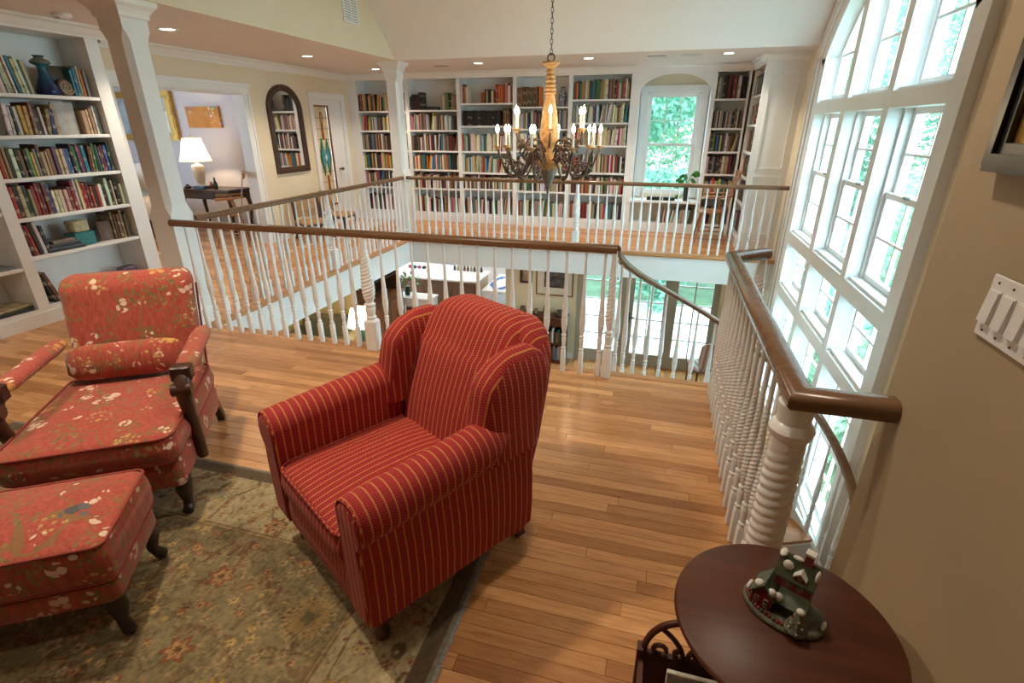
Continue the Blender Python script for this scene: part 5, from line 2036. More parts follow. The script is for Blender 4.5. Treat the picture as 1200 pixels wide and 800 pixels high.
# ------------------------------------------------------------------ arched mirror
mr = thing('mirror', 'arched dark wooden mirror on the cream wall reflecting bookshelves', 'mirror')


def arch_outline(y0, y1, z0, zs_, zt_, n=16):
    yc_ = (y0 + y1) / 2
    pts = [(y0, z0), (y1, z0)]
    for k in range(n + 1):
        a = PI * k / n
        pts.append((yc_ + (y1 - y0) / 2 * math.cos(a), zs_ + (zt_ - zs_) * math.sin(a)))
    return pts


o_ = arch_outline(6.57, 7.32, .935, 1.80, 2.13)
i_ = arch_outline(6.66, 7.23, 1.02, 1.79, 2.045)
mid = arch_outline(6.60, 7.29, .965, 1.80, 2.10)
secs = []
for a, b, c in zip(o_, mid, i_):
    secs.append([(XL + .002, a[0], a[1]), (XL + .035, a[0], a[1]), (XL + .045, b[0], b[1]), (XL + .022, c[0], c[1]), (XL + .002, c[0], c[1])])
secs.append(secs[0])
MB().loft(secs, False, False).build('frame', M['dark'], mr, 30)
MB().prism(i_, 'x', XL + .004, XL + .012).build('mirror_glass', M['mirror'], mr)

# ------------------------------------------------------------------ chairs in the galleries
def windsor(label, loc, rz, mat_, group):
    c = thing('windsor_chair', label, 'chair', loc, rz, group)
    m = MB()
    m.loft([[(.21 * k * math.cos(2 * PI * j / 20), -.005 + .20 * k * math.sin(2 * PI * j / 20), z_) for j in range(20)] for k, z_ in ((.85, .42), (.98, .432), (1.0, .445), (.93, .455))])
    m.build('seat', mat_, c, 40)
    for sx in (-1, 1):
        for sy in (-1, 1):
            MB().tube([(sx * .13, sy * .12, .425), (sx * .165, sy * .155, .26), (sx * .185, sy * .175, .15), (sx * .215, sy * .20, .001)], [.014, .021, .013, .012], 8).build('leg', mat_, c, 50)
        MB().tube([(sx * .178, -.165, .18), (sx * .178, .165, .18)], .010, 6).build('stretcher', mat_, c, 50)
    MB().tube([(-.178, 0, .18), (.178, 0, .18)], .011, 6).build('stretcher', mat_, c, 50)
    for k in range(7):
        x = -.15 + .05 * k
        MB().tube([(x, .165, .44), (x * 1.15, .215, .70), (x * 1.25, .265, .93)], [.008, .0075, .006], 6).build('spindle', mat_, c, 50)
    m = MB()
    pts = [(-.23 + .46 * k / 10, .275 + .02 * math.sin(PI * k / 10), .955 + .02 * math.sin(PI * k / 10)) for k in range(11)]
    m.sweep(pts, [(-.010, -.04), (.010, -.04), (.010, .035), (-.010, .035)])
    m.build('crest_rail', mat_, c, 50)
    for s in (-1, 1):
        MB().tube([(s * .17, .12, .44), (s * .20, .06, .66)], .010, 6).build('arm_post', mat_, c, 50)
        MB().tube([(s * .205, .23, .68), (s * .225, .05, .665), (s * .235, -.12, .66)], [.012, .016, .022], 8).build('arm', mat_, c, 50)
    return c


M['oakchair'] = woodm('warm_oak_chair', (.22, .085, .03), (.38, .17, .065), .35, 2)
windsor('brown Windsor armchair by the narrow bookcase in the far gallery', (.73, 8.08, .001), R(-90), M['oakchair'], 'Windsor chairs in the galleries')
windsor('brown Windsor armchair just inside the bedroom doorway', (-5.86, 5.98, .001), R(-48), M['oakchair'], 'Windsor chairs in the galleries')
M['tanleather'] = plain('tan_leather', (.36, .20, .07), .5, 0, .25, 12, .2)


def side_chair(label, loc, rz):
    c = thing('side_chair', label, 'chair', loc, rz, 'tan side chairs along the cream wall')
    c.scale = (1, 1, .62)
    m = MB(); cushion(m, -.22, .22, -.22, .20, .41, .48, .02, .04, .015); m.build('seat', M['tanleather'], c, 50)
    MB().box(-.21, .21, -.20, .19, .37, .41).build('seat_rail', M['dark'], c)
    for sx in (-1, 1):
        MB().tube([(sx * .19, -.18, .40), (sx * .195, -.19, .2), (sx * .20, -.195, .001)], [.022, .018, .014], 8).build('leg', M['dark'], c, 50)
        MB().tube([(sx * .19, .25, .001), (sx * .19, .19, .40), (sx * .19, .22, .70), (sx * .185, .27, .98)], [.016, .020, .018, .016], 8).build('back_post', M['dark'], c, 50)
    m = MB()
    m.loft([[(-.17, y0, z_), (.17, y0, z_), (.17, y0 + .035, z_), (-.17, y0 + .035, z_)] for y0, z_ in ((.19, .52), (.195, .70), (.225, .92))])
    m.build('back_panel', M['tanleather'], c)
    MB().tube([(-.185, .265, .97), (0, .28, 1.0), (.185, .265, .97)], .018, 8).build('crest_rail', M['dark'], c, 50)


side_chair('low tan leather side chair nearer the bedroom doorway, below the mirror', (-4.95, 6.62, .001), R(60))
side_chair('low tan leather side chair nearer the glass door, below the mirror', (-4.98, 7.32, .001), R(95))

# ------------------------------------------------------------------ bedroom seen through the doorway
dk = thing('side_table', 'dark wooden bedside table with a lamp in the bedroom', 'table', (-6.75, 6.72, .001))
MB().cbox(-.52, .48, -.24, .26, .655, .685, .005).build('table_top', M['dark'], dk)
MB().box(-.48, .44, -.21, .23, .54, .655).build('apron', M['dark'], dk)
MB().box(-.20, .16, -.222, -.21, .56, .64).build('drawer', M['dark'], dk)
for sx in (-.45, .41):
    for sy in (-.18, .20):
        MB().tube([(sx, sy, .56), (sx * 1.06, sy * 1.08, .42), (sx * .98, sy, .15), (sx * 1.05, sy * 1.06, .001)], [.035, .030, .018, .022], 8).build('leg', M['dark'], dk, 50)
lp = thing('table_lamp', 'lit table lamp with pleated cream shade on the bedside table', 'lamp', (-6.99, 6.72, .687))
MB().lathe([(.085, 0), (.085, .03), (.06, .045), (.055, .06), (.062, .09), (.085, .20), (.095, .30), (.08, .33), (.03, .35), (.012, .37), (.012, .45)], 20).build('base', plain('cream_ceramic', (.66, .58, .44), .35), lp, 40)
sh_ = MB()
sh_.lathe([(.225, .395), (.205, .44), (.165, .56), (.135, .70), (.13, .725)], 48, (0, 0, 0), lambda r, a, zz: r * (1 + .012 * math.cos(24 * a)), cap=False)
sh_.build('lamp_shade', M['shadecloth'], lp, 60)
MB().lathe([(.004, .70), (.012, .74), (.016, .755), (.006, .77)], 10).build('finial', M['brass'], lp, 50)
for k in range(10):
    a = 2 * PI * k / 10
    MB().tube([(r * math.cos(a), r * math.sin(a), z_) for r, z_ in ((.227, .395), (.207, .44), (.167, .56), (.137, .70))], .003, 4).build('shade_rib', M['brass'], lp, 60)
ld = bpy.data.lights.new('table_lamp_bulb', 'POINT')
ld.energy = 24
ld.color = (1.0, .74, .46)
ld.shadow_soft_size = .04
lo = bpy.data.objects.new('table_lamp_bulb', ld)
col.objects.link(lo)
lo.location = (-6.99, 6.72, 1.22)
for (x, y, h, r, c, nm, lab) in ((-6.62, 6.62, .17, .030, (.03, .04, .02), 'bottle', 'dark green bottle on the bedside table'), (-6.74, 6.66, .10, .035, (.30, .10, .05), 'flower_pot', 'small reddish pot on the bedside table'), (-7.12, 6.58, .06, .05, (.05, .04, .04), 'bowl', 'small dark bowl left of the lamp on the bedside table')):
    o = MB().lathe([(r * .8, 0), (r, .01), (r, h * .5), (r * .5, h * .7), (r * .4, h)], 14).build(nm, plain(nm + '_glaze', c, .25), None, 45, (x, y, .687))
    tag(o, lab, nm.replace('_', ' '))
o = MB().cbox(-.10, .10, -.06, .06, 0, .05, .006).build('trinket_box', plain('blue_box_paint', (.06, .11, .22), .4), None, None, (-6.84, 6.56, .687))
tag(o, 'small blue box in front of the lamp on the bedside table', 'box')
cv = thing('painting', 'orange painting of flowers above the bedside lamp', 'painting')
t = NT('orange_flower_canvas')
p = t.coord()
nz = t.noise(p, 5, 3)
c = t.ramp(nz.outputs[0], [(.3, (.42, .17, .03)), (.7, (.60, .28, .06))])
vo = t.n('TexVoronoi', None, Vector=p, Scale=16.0)
g = t.noise(t.mapping(p, (1, 1, 1), (4, 0, 2)), 3.2, 1)
msk = t.math('MULTIPLY', t.math('LESS_THAN', vo.outputs['Distance'], .40), t.math('GREATER_THAN', g.outputs[0], .50))
c = t.mix(t.math('MULTIPLY', msk, .85), c, vo.outputs['Color'])
MB().box(-7.49, -6.85, 7.21, 7.25, 1.555, 1.868).build('canvas', t.pbr(c, .7), cv)
gf = thing('picture_frame', 'large gold framed picture on the bedroom wall behind the near column', 'picture')
m = MB()
for (x0, x1, z0, z1) in ((-9.15, -7.73, 2.00, 2.10), (-9.15, -7.73, 1.36, 1.46), (-9.15, -9.05, 1.46, 2.0), (-7.86, -7.73, 1.46, 2.0)):
    m.box(x0, x1, 7.19, 7.25, z0, z1)
    m.box(x0 + .02, x1 - .02, 7.18, 7.19, z0 + .02, z1 - .02)
m.build('frame', M['gold'], gf)
MB().box(-9.05, -7.86, 7.235, 7.245, 1.46, 2.0).build('picture', plain('grey_blue_picture', (.36, .42, .47), .4, 0, .4, 3), gf)
MB().box(-8.15, -7.90, 7.228, 7.235, 1.48, 1.80).build('mat', M['white'], gf)
bd = thing('bed', 'bed with cream covers seen through the bedroom doorway', 'bed', (-8.35, 5.75, .001))
m = MB(); cushion(m, -.95, .95, -1.0, 1.0, .25, .62, .08, .12, .03); m.build('mattress', plain('cream_bedding', (.68, .62, .54), .9, 0, .06, 8, .3), bd, 60)
MB().box(-.93, .93, -.98, .98, .05, .25).build('bed_frame', M['dark'], bd)
for k, (x, y) in enumerate(((.62, .70), (.60, .12))):
    m = MB(); m.sphere((0, 0, 0), .36, .26, .22, 18, 10)
    o = m.build('pillow', plain('cream_pillow_%d' % k, (.74, .68, .60), .9, 0, .05), None, 70, (-8.35 + x, 5.75 + y, .845))
    tag(o, ['cream pillow on the bed next to the bedside table', 'cream pillow on the bed nearer the camera'][k], 'pillow', 'pillows on the bed')

# ------------------------------------------------------------------ things on the tall bookcase
def on_left(name, mb, mat_, u, v, z, label, cat, rz=0, smooth=45, group=None):
    o = mb.build(name, mat_, None, smooth)
    o.matrix_world = LM @ Matrix.Translation((u, v, z + .001)) @ Matrix.Rotation(rz, 4, 'Z')
    tag(o, label, cat, group)
    return o


t = NT('blue_glaze')
zc_ = t.xyz(t.coord('Object'))[2]
bl = t.ramp(t.math('DIVIDE', zc_, .30), [(.1, (.004, .012, .09)), (.5, (.01, .08, .16)), (.78, (.02, .13, .17)), (.83, (.16, .17, .14)), (.92, (.15, .15, .12)), (1, (.02, .10, .13))])
M['blueglaze'] = t.pbr(bl, .18)
vz = thing('vase', 'blue glazed vase with mushroom rim on the tall bookcase top shelf', 'vase', (0, 0, 0))
vz.matrix_world = LM @ Matrix.Translation((.615, .10, 1.821))
MB().lathe([(.075, 0), (.088, .015), (.085, .04), (.060, .10), (.036, .16), (.030, .205), (.036, .225), (.066, .238), (.070, .252), (.060, .266), (.036, .278), (.030, .286), (.040, .294), (.040, .300), (.025, .302)], 32).build('body', M['blueglaze'], vz, 50)
sl = thing('spiral_shell', 'polished round spiral fossil shell leaning beside the blue vase', 'shell')
sl.matrix_world = LM @ Matrix.Translation((.745, .055, 1.821)) @ Matrix.Rotation(R(-8), 4, 'X')
m = MB(); m.loft([[(.062 * k * math.cos(2 * PI * j / 28), y, .070 + .070 * k * math.sin(2 * PI * j / 28)) for j in range(28)] for k, y in ((.85, .030), (1, .018), (.97, .006), (.85, 0))])
m.build('disc', plain('shell_brown', (.20, .12, .07), .3, 0, .3, 30), sl, 50)
m = MB().tube([((.008 + .0085 * a / 2) * 1.0 * math.cos(a), -.002, .070 + (.008 + .0085 * a / 2) * math.sin(a)) for a in [k * .35 for k in range(36)]], .006, 6)
m.build('whorl', plain('shell_cream', (.42, .33, .22), .3, 0, .3, 40), sl, 60)
on_left('book', MB().cbox(-.085, .085, -.02, .02, 0, .235, .003), plain('dark_art_cover', (.06, .05, .04), .4, 0, .6, 18), .755, .14, 1.82, 'dark art book standing face-out behind the spiral shell', 'book')
on_left('book', MB().cbox(-.09, .09, -.012, .012, 0, .26, .003), plain('pale_grey_cover', (.42, .40, .37), .5, 0, .2, 14), .69, .12, 1.512, 'pale grey book turned face-out on the second shelf, tall bookcase', 'book')
on_left('tin_box', MB().cbox(-.075, .075, -.05, .05, 0, .105, .008), plain('cream_tin', (.50, .46, .27), .35, 0, .3, 22), .50, .12, .565 + .121, 'cream patterned tin on top of the teal box, tall bookcase', 'box', R(8))
on_left('storage_box', MB().cbox(-.095, .095, -.065, .065, 0, .12, .006), plain('teal_box', (.02, .17, .18), .4, 0, .2, 20), .50, .12, .565, 'teal box under the cream tin on the tall bookcase', 'box', R(5))
on_left('handset', MB().cbox(-.028, .028, -.012, .012, 0, .13, .008), plain('black_plastic', (.012, .014, .016), .25), .635, .10, .565, 'black cordless handset standing beside the teal box', 'phone', R(12))
on_left('picture_frame', MB().cbox(-.09, .09, -.012, .012, 0, .18, .004), plain('brown_frame_wood', (.17, .10, .07), .5, 0, .3, 25), .755, .10, .565, 'small brown frame leaning by books on fifth shelf, tall bookcase', 'picture frame', R(-10))
zz = .565
for k, (w, d, h, c, nm) in enumerate(((.15, .10, .03, (.015, .015, .018), 'black album at the bottom of the flat stack by the handset'), (.13, .09, .032, (.025, .028, .035), 'dark album second in the flat stack by the handset'), (.11, .085, .028, (.16, .13, .10), 'brown book on top of the flat stack by the handset'))):
    on_left('album', MB().cbox(-w, w, -d, d, 0, h, .003), plain('album_cover_%d' % k, c, .4, 0, .2, 20), .315, .13, zz, nm, 'album', R(4 * k - 4), None, 'flat stack on the tall bookcase')
    zz += h + .001
on_left('storage_box', MB().cbox(-.07, .07, -.05, .05, 0, .14, .006), plain('purple_box', (.13, .08, .13), .5, 0, .4, 24), .84, .12, .14, 'small purple box on the bottom shelf behind the flowered armchair', 'box', R(-6))
zz = .14
for k, (c, nm) in enumerate((((.03, .035, .04), 'dark magazine at the bottom of the stack in the edge-cut bookcase'), ((.05, .08, .05), 'green magazine in the middle of the stack in the edge-cut bookcase'), ((.40, .33, .18), 'tan illustrated magazine topping the stack in the edge-cut bookcase'))):
    o = MB().cbox(-.19, .19, -.12, .12, 0, .016, .002).build('magazine', plain('mag_%d' % k, c, .4, 0, .6, 12), None, None)
    o.matrix_world = LM0 @ Matrix.Translation((.80, .15, zz + .001)) @ Matrix.Rotation(R(5 * k - 4), 4, 'Z')
    tag(o, nm, 'magazine', 'magazines in the edge-cut bookcase')
    zz += .018
o = MB().cbox(-.13, .13, -.10, .10, 0, .02, .002).build('magazine', plain('mag_grey', (.16, .16, .17), .4, 0, .6, 12))
o.matrix_world = LM0 @ Matrix.Translation((.84, .13, .501))
tag(o, 'grey magazine lying alone on a middle shelf, edge-cut bookcase', 'magazine', 'magazines in the edge-cut bookcase')

# far shelves and window stool
t = NT('blue_white_jar_glaze')
nz = t.noise(t.coord(), 40, 2)
M['jar'] = t.pbr(t.ramp(nz.outputs[0], [(.45, (.10, .11, .17)), (.55, (.42, .43, .47))]), .25)
o = MB().lathe([(.040, 0), (.05, .02), (.062, .10), (.066, .15), (.050, .20), (.040, .22), (.046, .235), (.050, .26), (.03, .28)], 20).build('jar', M['jar'], None, 45, (-1.66, 8.80, 1.866))
tag(o, 'blue and white patterned jar on a far bookcase top shelf', 'jar')
o = MB().cbox(-.055, .055, -.008, .008, 0, .16, .003).build('picture_frame', plain('orange_frame', (.40, .13, .05), .5, 0, .3, 30), None, None, (-3.34 + .38, 8.78, 1.926))
tag(o, 'small orange framed card above the black encyclopedia row', 'picture frame')
o = MB().cbox(-.14, .14, -.06, .06, 0, .045, .004).build('album', M['black'], None, None, (-3.90, 8.76, 1.831))
tag(o, 'black album lying flat between books above the far column rail', 'album')
pv = thing('potted_plant', 'green leafy plant in a dark vase on the far window sill', 'plant', (.37, 8.73, .491))
MB().lathe([(.035, 0), (.04, .02), (.045, .16), (.05, .22), (.042, .23)], 16).build('vase', plain('dark_vase', (.03, .03, .035), .3), pv, 45)
rp = random.Random(9)
for k in range(13):
    a = rp.uniform(0, 2 * PI)
    L = rp.uniform(.05, .13)
    h = .22 + rp.uniform(.02, .24)
    tip = Vector((L * math.cos(a), L * math.sin(a) * .6, h if k % 4 else h - .22))
    MB().tube([(0, 0, .22), (tip.x * .5, tip.y * .5, .26 + (tip.z - .22) * .6), tuple(tip)], .004, 5).build('stem', M['greenleaf'], pv, 60)
    d = Vector((math.cos(a), math.sin(a) * .6, rp.uniform(-.5, .4))).normalized()
    sd_ = d.cross(Vector((0, 1, .3))).normalized()
    m = MB()
    ls = []
    for q in range(7):
        f_ = q / 6
        wv = .040 * math.sin(PI * min(.98, f_ * .92 + .06))
        c0 = tip + d * .10 * f_ + Vector((0, 0, -.03 * f_ * f_))
        up_ = d.cross(sd_) * .012 * math.sin(PI * f_)
        ls.append([c0 - sd_ * wv + up_, c0 - up_ * .2, c0 + sd_ * wv + up_, c0 + Vector((0, 0, .003))])
    m.loft(ls)
    m.build('leaf', M['greenleaf'], pv, 60)
for k, (x, w, nm) in enumerate(((-.10, .12, 'black flat box lying left on the far window sill'), (.12, .09, 'black flat box lying right on the far window sill'))):
    o = MB().cbox(-w, w, -.07, .07, 0, .05, .004).build('flat_box', M['black'], None, None, (x, 8.75, .491))
    tag(o, nm, 'box', 'flat boxes on the far window sill')

# ------------------------------------------------------------------ downstairs
hu = thing('china_hutch', 'dark wooden china hutch with glassware downstairs under the left gallery', 'hutch', (-5.56, 9.22, ZL + .001))
MB().box(-.24, .24, -.62, .62, 0, .95).build('lower_cabinet', M['dark'], hu)
MB().box(-.26, .28, -.65, .65, .95, .985).build('counter', M['brownwood'], hu)
m = MB().box(-.24, -.22, -.62, .62, .985, 2.15).box(-.22, .14, -.62, -.60, .985, 2.15).box(-.22, .14, .60, .62, .985, 2.15).box(-.24, .18, -.65, .65, 2.15, 2.22)
m.build('upper_case', M['dark'], hu)
for z_ in (1.35, 1.75):
    MB().box(-.22, .12, -.60, .60, z_, z_ + .02).build('shelf', M['dark'], hu)
for k in range(4):
    MB().box(.24, .252, -.60 + .305 * k, -.315 + .305 * k, .08, .90).build('door', M['brownwood'], hu)
for k in range(8):
    zsh = .986 if k < 3 else (1.371 if k < 6 else 1.771)
    o = MB().lathe([(.03, 0), (.03, .01), (.008, .03), (.008, .10), (.04, .16), (.045, .22), (.038, .26)], 12).build('goblet', plain('cut_glass_%d' % k, (.35, .38, .38), .1, 0, .2, 20), None, 50, (-5.56 - .02, 9.22 - .48 + .16 * k, ZL + .003 + zsh))
    tag(o, 'grey glass goblet inside the dark china hutch downstairs, %s from the near end' % ORD[k], 'goblet', 'goblets in the china hutch')
sf = thing('sofa', 'olive sofa downstairs below the left gallery', 'sofa', (-6.12, 7.95, ZL + .001), R(14))
m = MB(); cushion(m, -.48, .48, -.40, .35, .10, .45, .05, .1, .03); m.build('seat', M['olive'], sf, 60)
m = MB(); cushion(m, -.50, .50, .18, .42, .10, .88, .07, .1, .03); m.build('backrest', M['olive'], sf, 60)
for s in (-1, 1):
    m = MB(); cushion(m, s * .58 - .11, s * .58 + .11, -.40, .40, .10, .62, .06, .1, .02); m.build('arm', M['olive'], sf, 60)
et = thing('end_table', 'small dark end table carrying a lamp downstairs', 'table', (-5.02, 7.62, ZL + .001))
MB().lathe([(.16, 0), (.16, .02), (.03, .06), (.03, .55), (.2, .58), (.22, .60)], 20).build('pedestal', M['dark'], et, 40)
ll = thing('table_lamp', 'lit lamp with bright white shade downstairs behind the near balusters', 'lamp', (-5.02, 7.62, ZL + .603))
MB().lathe([(.07, 0), (.07, .02), (.03, .06), (.06, .20), (.02, .34), (.01, .42)], 16).build('base', plain('green_ceramic', (.03, .10, .05), .3), ll, 45)
MB().lathe([(.24, .38), (.16, .70)], 28, cap=False).build('lamp_shade', M['shadecloth'], ll, 60)
ld = bpy.data.lights.new('downstairs_lamp_bulb', 'POINT')
ld.energy = 110
ld.color = (1.0, .78, .48)
ld.shadow_soft_size = .04
lo = bpy.data.objects.new('downstairs_lamp_bulb', ld)
col.objects.link(lo)
lo.location = (-5.02, 7.62, ZL + 1.15)

wt = thing('console_table', 'small white console table with green plant downstairs', 'table', (-5.15, 10.15, ZL + .001))
MB().cbox(-.45, .45, -.22, .22, .70, .76, .006).build('table_top', M['white'], wt)
MB().box(-.43, .43, -.20, .20, .56, .70).build('apron', M['white'], wt)
for sx in (-.41, .41):
    for sy in (-.18, .18):
        MB().box(sx - .02, sx + .02, sy - .02, sy + .02, 0, .56).build('leg', M['white'], wt)
gp = thing('potted_plant', 'bushy green plant in a vase on the white console downstairs', 'plant', (-5.35, 10.12, ZL + .763))
MB().lathe([(.05, 0), (.06, .02), (.07, .14), (.05, .20), (.06, .22)], 16).build('vase', plain('dark_green_vase', (.02, .05, .03), .3), gp, 45)
m = MB()
for k in range(70):
    a, e = rp.uniform(0, 2 * PI), rp.uniform(.0, 1.2)
    L = rp.uniform(.14, .34)
    c0 = Vector((L * math.cos(a) * math.cos(e), L * math.sin(a) * math.cos(e), .24 + L * math.sin(e)))
    d = Vector((rp.uniform(-1, 1), rp.uniform(-1, 1), rp.uniform(-.4, .8))).normalized()
    s_ = d.orthogonal().normalized()
    m.add([c0 - d * .05, c0 + s_ * .022, c0 + d * .05, c0 - s_ * .022, c0 + d.cross(s_) * .004], [(0, 1, 4), (1, 2, 4), (2, 3, 4), (3, 0, 4)])
tag(m.build('foliage', M['greenleaf'], gp), None, None, None, 'stuff')

kc = thing('kitchen_peninsula', 'brown panelled kitchen peninsula with white stone top downstairs', 'cabinet', (0, 0, ZL + .001))
MB().box(-6.6, -4.04, 11.08, 11.95, .10, .88).build('body', M['kitwood'], kc)
MB().box(-6.55, -4.09, 11.14, 11.9, 0, .10).build('plinth', M['black'], kc)
for k in range(4):
    x0 = -6.55 + .63 * k
    d_ = MB().box(x0 + .02, x0 + .60, 11.06, 11.08, .14, .84).build('door', M['kitwood'], kc)
    MB().box(x0 + .10, x0 + .52, 11.05, 11.06, .24, .74).build('raised_panel', M['kitwood'], d_)
MB().box(-4.04, -4.02, 11.08, 11.95, .10, .88).build('end_panel', M['lightwood'], kc)
MB().cbox(-6.65, -3.98, 11.02, 12.05, .88, .925, .006).build('counter_top', M['granite'], kc)
for k in range(9):
    o = MB().lathe([(.035, 0), (.035, .08), (.02, .10), (.02, .13)], 10).build('spice_jar', plain('spice_%d' % k, rp.choice([(.10, .04, .02), (.3, .25, .15), (.05, .05, .05)]), .4), None, 40, (-4.9 + .09 * k, 11.9, ZL + .927))
    tag(o, 'small spice jar, %s from left in the row on the kitchen counter' % ORD[k], 'jar', 'jars in a row on the peninsula')
o = thing('serving_tray', 'white tray of colourful dishes on the kitchen counter end', 'tray', (-5.85, 11.7, ZL + .927))
MB().cbox(-.30, .30, -.18, .18, 0, .03, .008).build('tray', M['white_gloss'], o)
for k, c in enumerate(((.35, .03, .06), (.02, .10, .12), (.30, .05, .12), (.04, .04, .04))):
    MB().sphere((-.2 + .13 * k, 0, .07), .06, .05, .045, 10, 6).build('dish', plain('dish_%d' % k, c, .3), o, 60)
kt = thing('dining_table', 'table beside the kitchen peninsula downstairs, under a white cloth', 'table', (-3.50, 11.75, ZL + .001))
MB().box(-.36, .36, -.74, .74, .70, .735).build('table_top', M['lightwood'], kt)
for sx in (-.31, .31):
    for sy in (-.68, .68):
        MB().box(sx - .03, sx + .03, sy - .03, sy + .03, 0, .70).build('leg', M['lightwood'], kt)
tc_ = thing('tablecloth', 'white tablecloth printed with a broad blue oval downstairs beyond the kitchen peninsula', 'tablecloth', (-3.50, 11.75, ZL + .737))
m = MB().cbox(-.37, .37, -.75, .75, 0, .006, .002)
m.box(-.374, -.37, -.75, .75, -.22, .004).box(.37, .374, -.75, .75, -.22, .004).box(-.37, .37, -.754, -.75, -.22, .004).box(-.37, .37, .75, .754, -.22, .004)
m.build('cloth', M['white'], tc_)
m = MB()
rg_ = random.Random(2)
for k in range(26):
    a = 2 * PI * k / 26
    if k in (6, 7, 19):
        continue
    r0 = .24 + rg_.uniform(-.02, .02)
    w = rg_.uniform(.03, .055)
    a2 = 2 * PI * (k + 1.0) / 26
    q = [(-.06 + r * math.cos(b), 2.1 * r * math.sin(b)) for r, b in ((r0 - w, a), (r0 + w, a), (r0 + w, a2), (r0 - w, a2))]
    m.prism(q, 'z', .006, .008)
m.build('blue_pattern', plain('bright_blue_print', (.02, .16, .50), .6, 0, .2, 12), tc_)
hc = thing('kitchen_cabinet', 'low cream cabinet with grey stone top beside the framed pictures downstairs', 'cabinet', (0, 0, ZL + .001))
MB().box(-3.35, -2.80, 9.52, 10.25, 0, .88).build('body', plain('cream_cabinet', (.55, .50, .36), .5), hc)
MB().cbox(-3.38, -2.79, 9.51, 10.3, .88, .92, .006).build('counter_top', plain('grey_stone', (.42, .46, .48), .3, 0, .1, 30), hc)
# credenza with books
cr = thing('bookcase', 'low mahogany bookcase below the framed pictures downstairs', 'bookcase', (-2.56, 9.02, ZL + .001))
CW = 1.06
MB().cbox(-.02, CW + .02, -.02, .32, .92, .955, .005).build('top', M['mahog'], cr)
MB().box(0, .03, 0, .31, 0, .92).build('side_panel', M['mahog'], cr)
MB().box(CW - .03, CW, 0, .31, 0, .92).build('side_panel', M['mahog'], cr)
MB().box(.03, CW - .03, .295, .31, 0, .92).build('back_panel', M['mahog'], cr)
MB().box(.03, CW - .03, 0, .02, .78, .92).build('drawer', M['mahog'], cr)
for z_ in (.06, .42):
    MB().box(.03, CW - .03, .01, .295, z_ - .025, z_).build('shelf', M['mahog'], cr)
MB().box(.03, CW - .03, .01, .03, 0, .035).build('plinth', M['mahog'], cr)
m = MB()
for z_ in (.06, .42):
    u = .035
    while u < CW - .09:
        w = rp.uniform(.02, .05)
        m.col = rp.choice(PAL[rp.choice(MIXES['dark'] + ['white', 'white', 'grey'])])
        m.box(u, u + w - .002, .05, .25, z_ + .001, z_ + rp.uniform(.22, .31))
        u += w
o = m.build('books', M['books'], None, None, (-2.56, 9.02, ZL + .001))
tag(o, 'two rows of books inside the low mahogany bookcase downstairs', 'books', None, 'stuff')
for (x, w, h, c, nm, lab) in ((.18, .07, .13, (.10, .06, .03), 'box', 'small wooden box at the end of the low bookcase downstairs'), (.45, .05, .10, (.18, .12, .08), 'bowl', 'brown bowl on the low bookcase downstairs'), (.62, .04, .16, (.05, .04, .04), 'figurine', 'dark figurine in the middle of the low bookcase downstairs'), (.92, .09, .11, (.04, .035, .03), 'basket', 'dark basket at the door end of the low bookcase downstairs')):
    o = MB().lathe([(w * .8, 0), (w, h * .2), (w * .9, h * .6), (w * .6, h * .85), (w * .7, h)], 14).build(nm, plain(nm + '_c', c, .5, 0, .3, 30), None, 45, (-2.56 + x, 9.17, ZL + .957))
    tag(o, lab, nm)
def wall_pic(label, x0, x1, z0, z1, fw_, frame_m, art):
    p_ = thing('picture_frame', label, 'picture')
    m = MB().box(x0, x1, 9.325, 9.35, z0, z0 + fw_).box(x0, x1, 9.325, 9.35, z1 - fw_, z1).box(x0, x0 + fw_, 9.325, 9.35, z0 + fw_, z1 - fw_).box(x1 - fw_, x1, 9.325, 9.35, z0 + fw_, z1 - fw_)
    m.build('frame', frame_m, p_)
    MB().box(x0 + fw_, x1 - fw_, 9.337, 9.347, z0 + fw_, z1 - fw_).build('mat', plain('art_mat', (.58, .55, .46), .7), p_)
    g_ = (x1 - x0) * .22
    MB().box(x0 + g_, x1 - g_, 9.333, 9.337, z0 + g_, z1 - g_ * .6).build('print', art, p_)
t = NT('dark_landscape_print')
nz = t.noise(t.mapping(t.coord(), (5, 1, 14)), 1.0, 4)
M['landscape'] = t.pbr(t.ramp(nz.outputs[0], [(.35, (.02, .025, .03)), (.6, (.10, .10, .09)), (.75, (.28, .25, .19))]), .4)
wall_pic('large framed landscape with wide mat on the downstairs wall beside the garden doors', -2.16, -1.43, -1.45, -.66, .025, M['brownwood'], M['landscape'])
wall_pic('small dark framed picture left of the large landscape downstairs', -2.48, -2.24, -1.24, -.78, .05, M['dark'], plain('small_sepia_print', (.34, .24, .17), .5, 0, .3, 20))
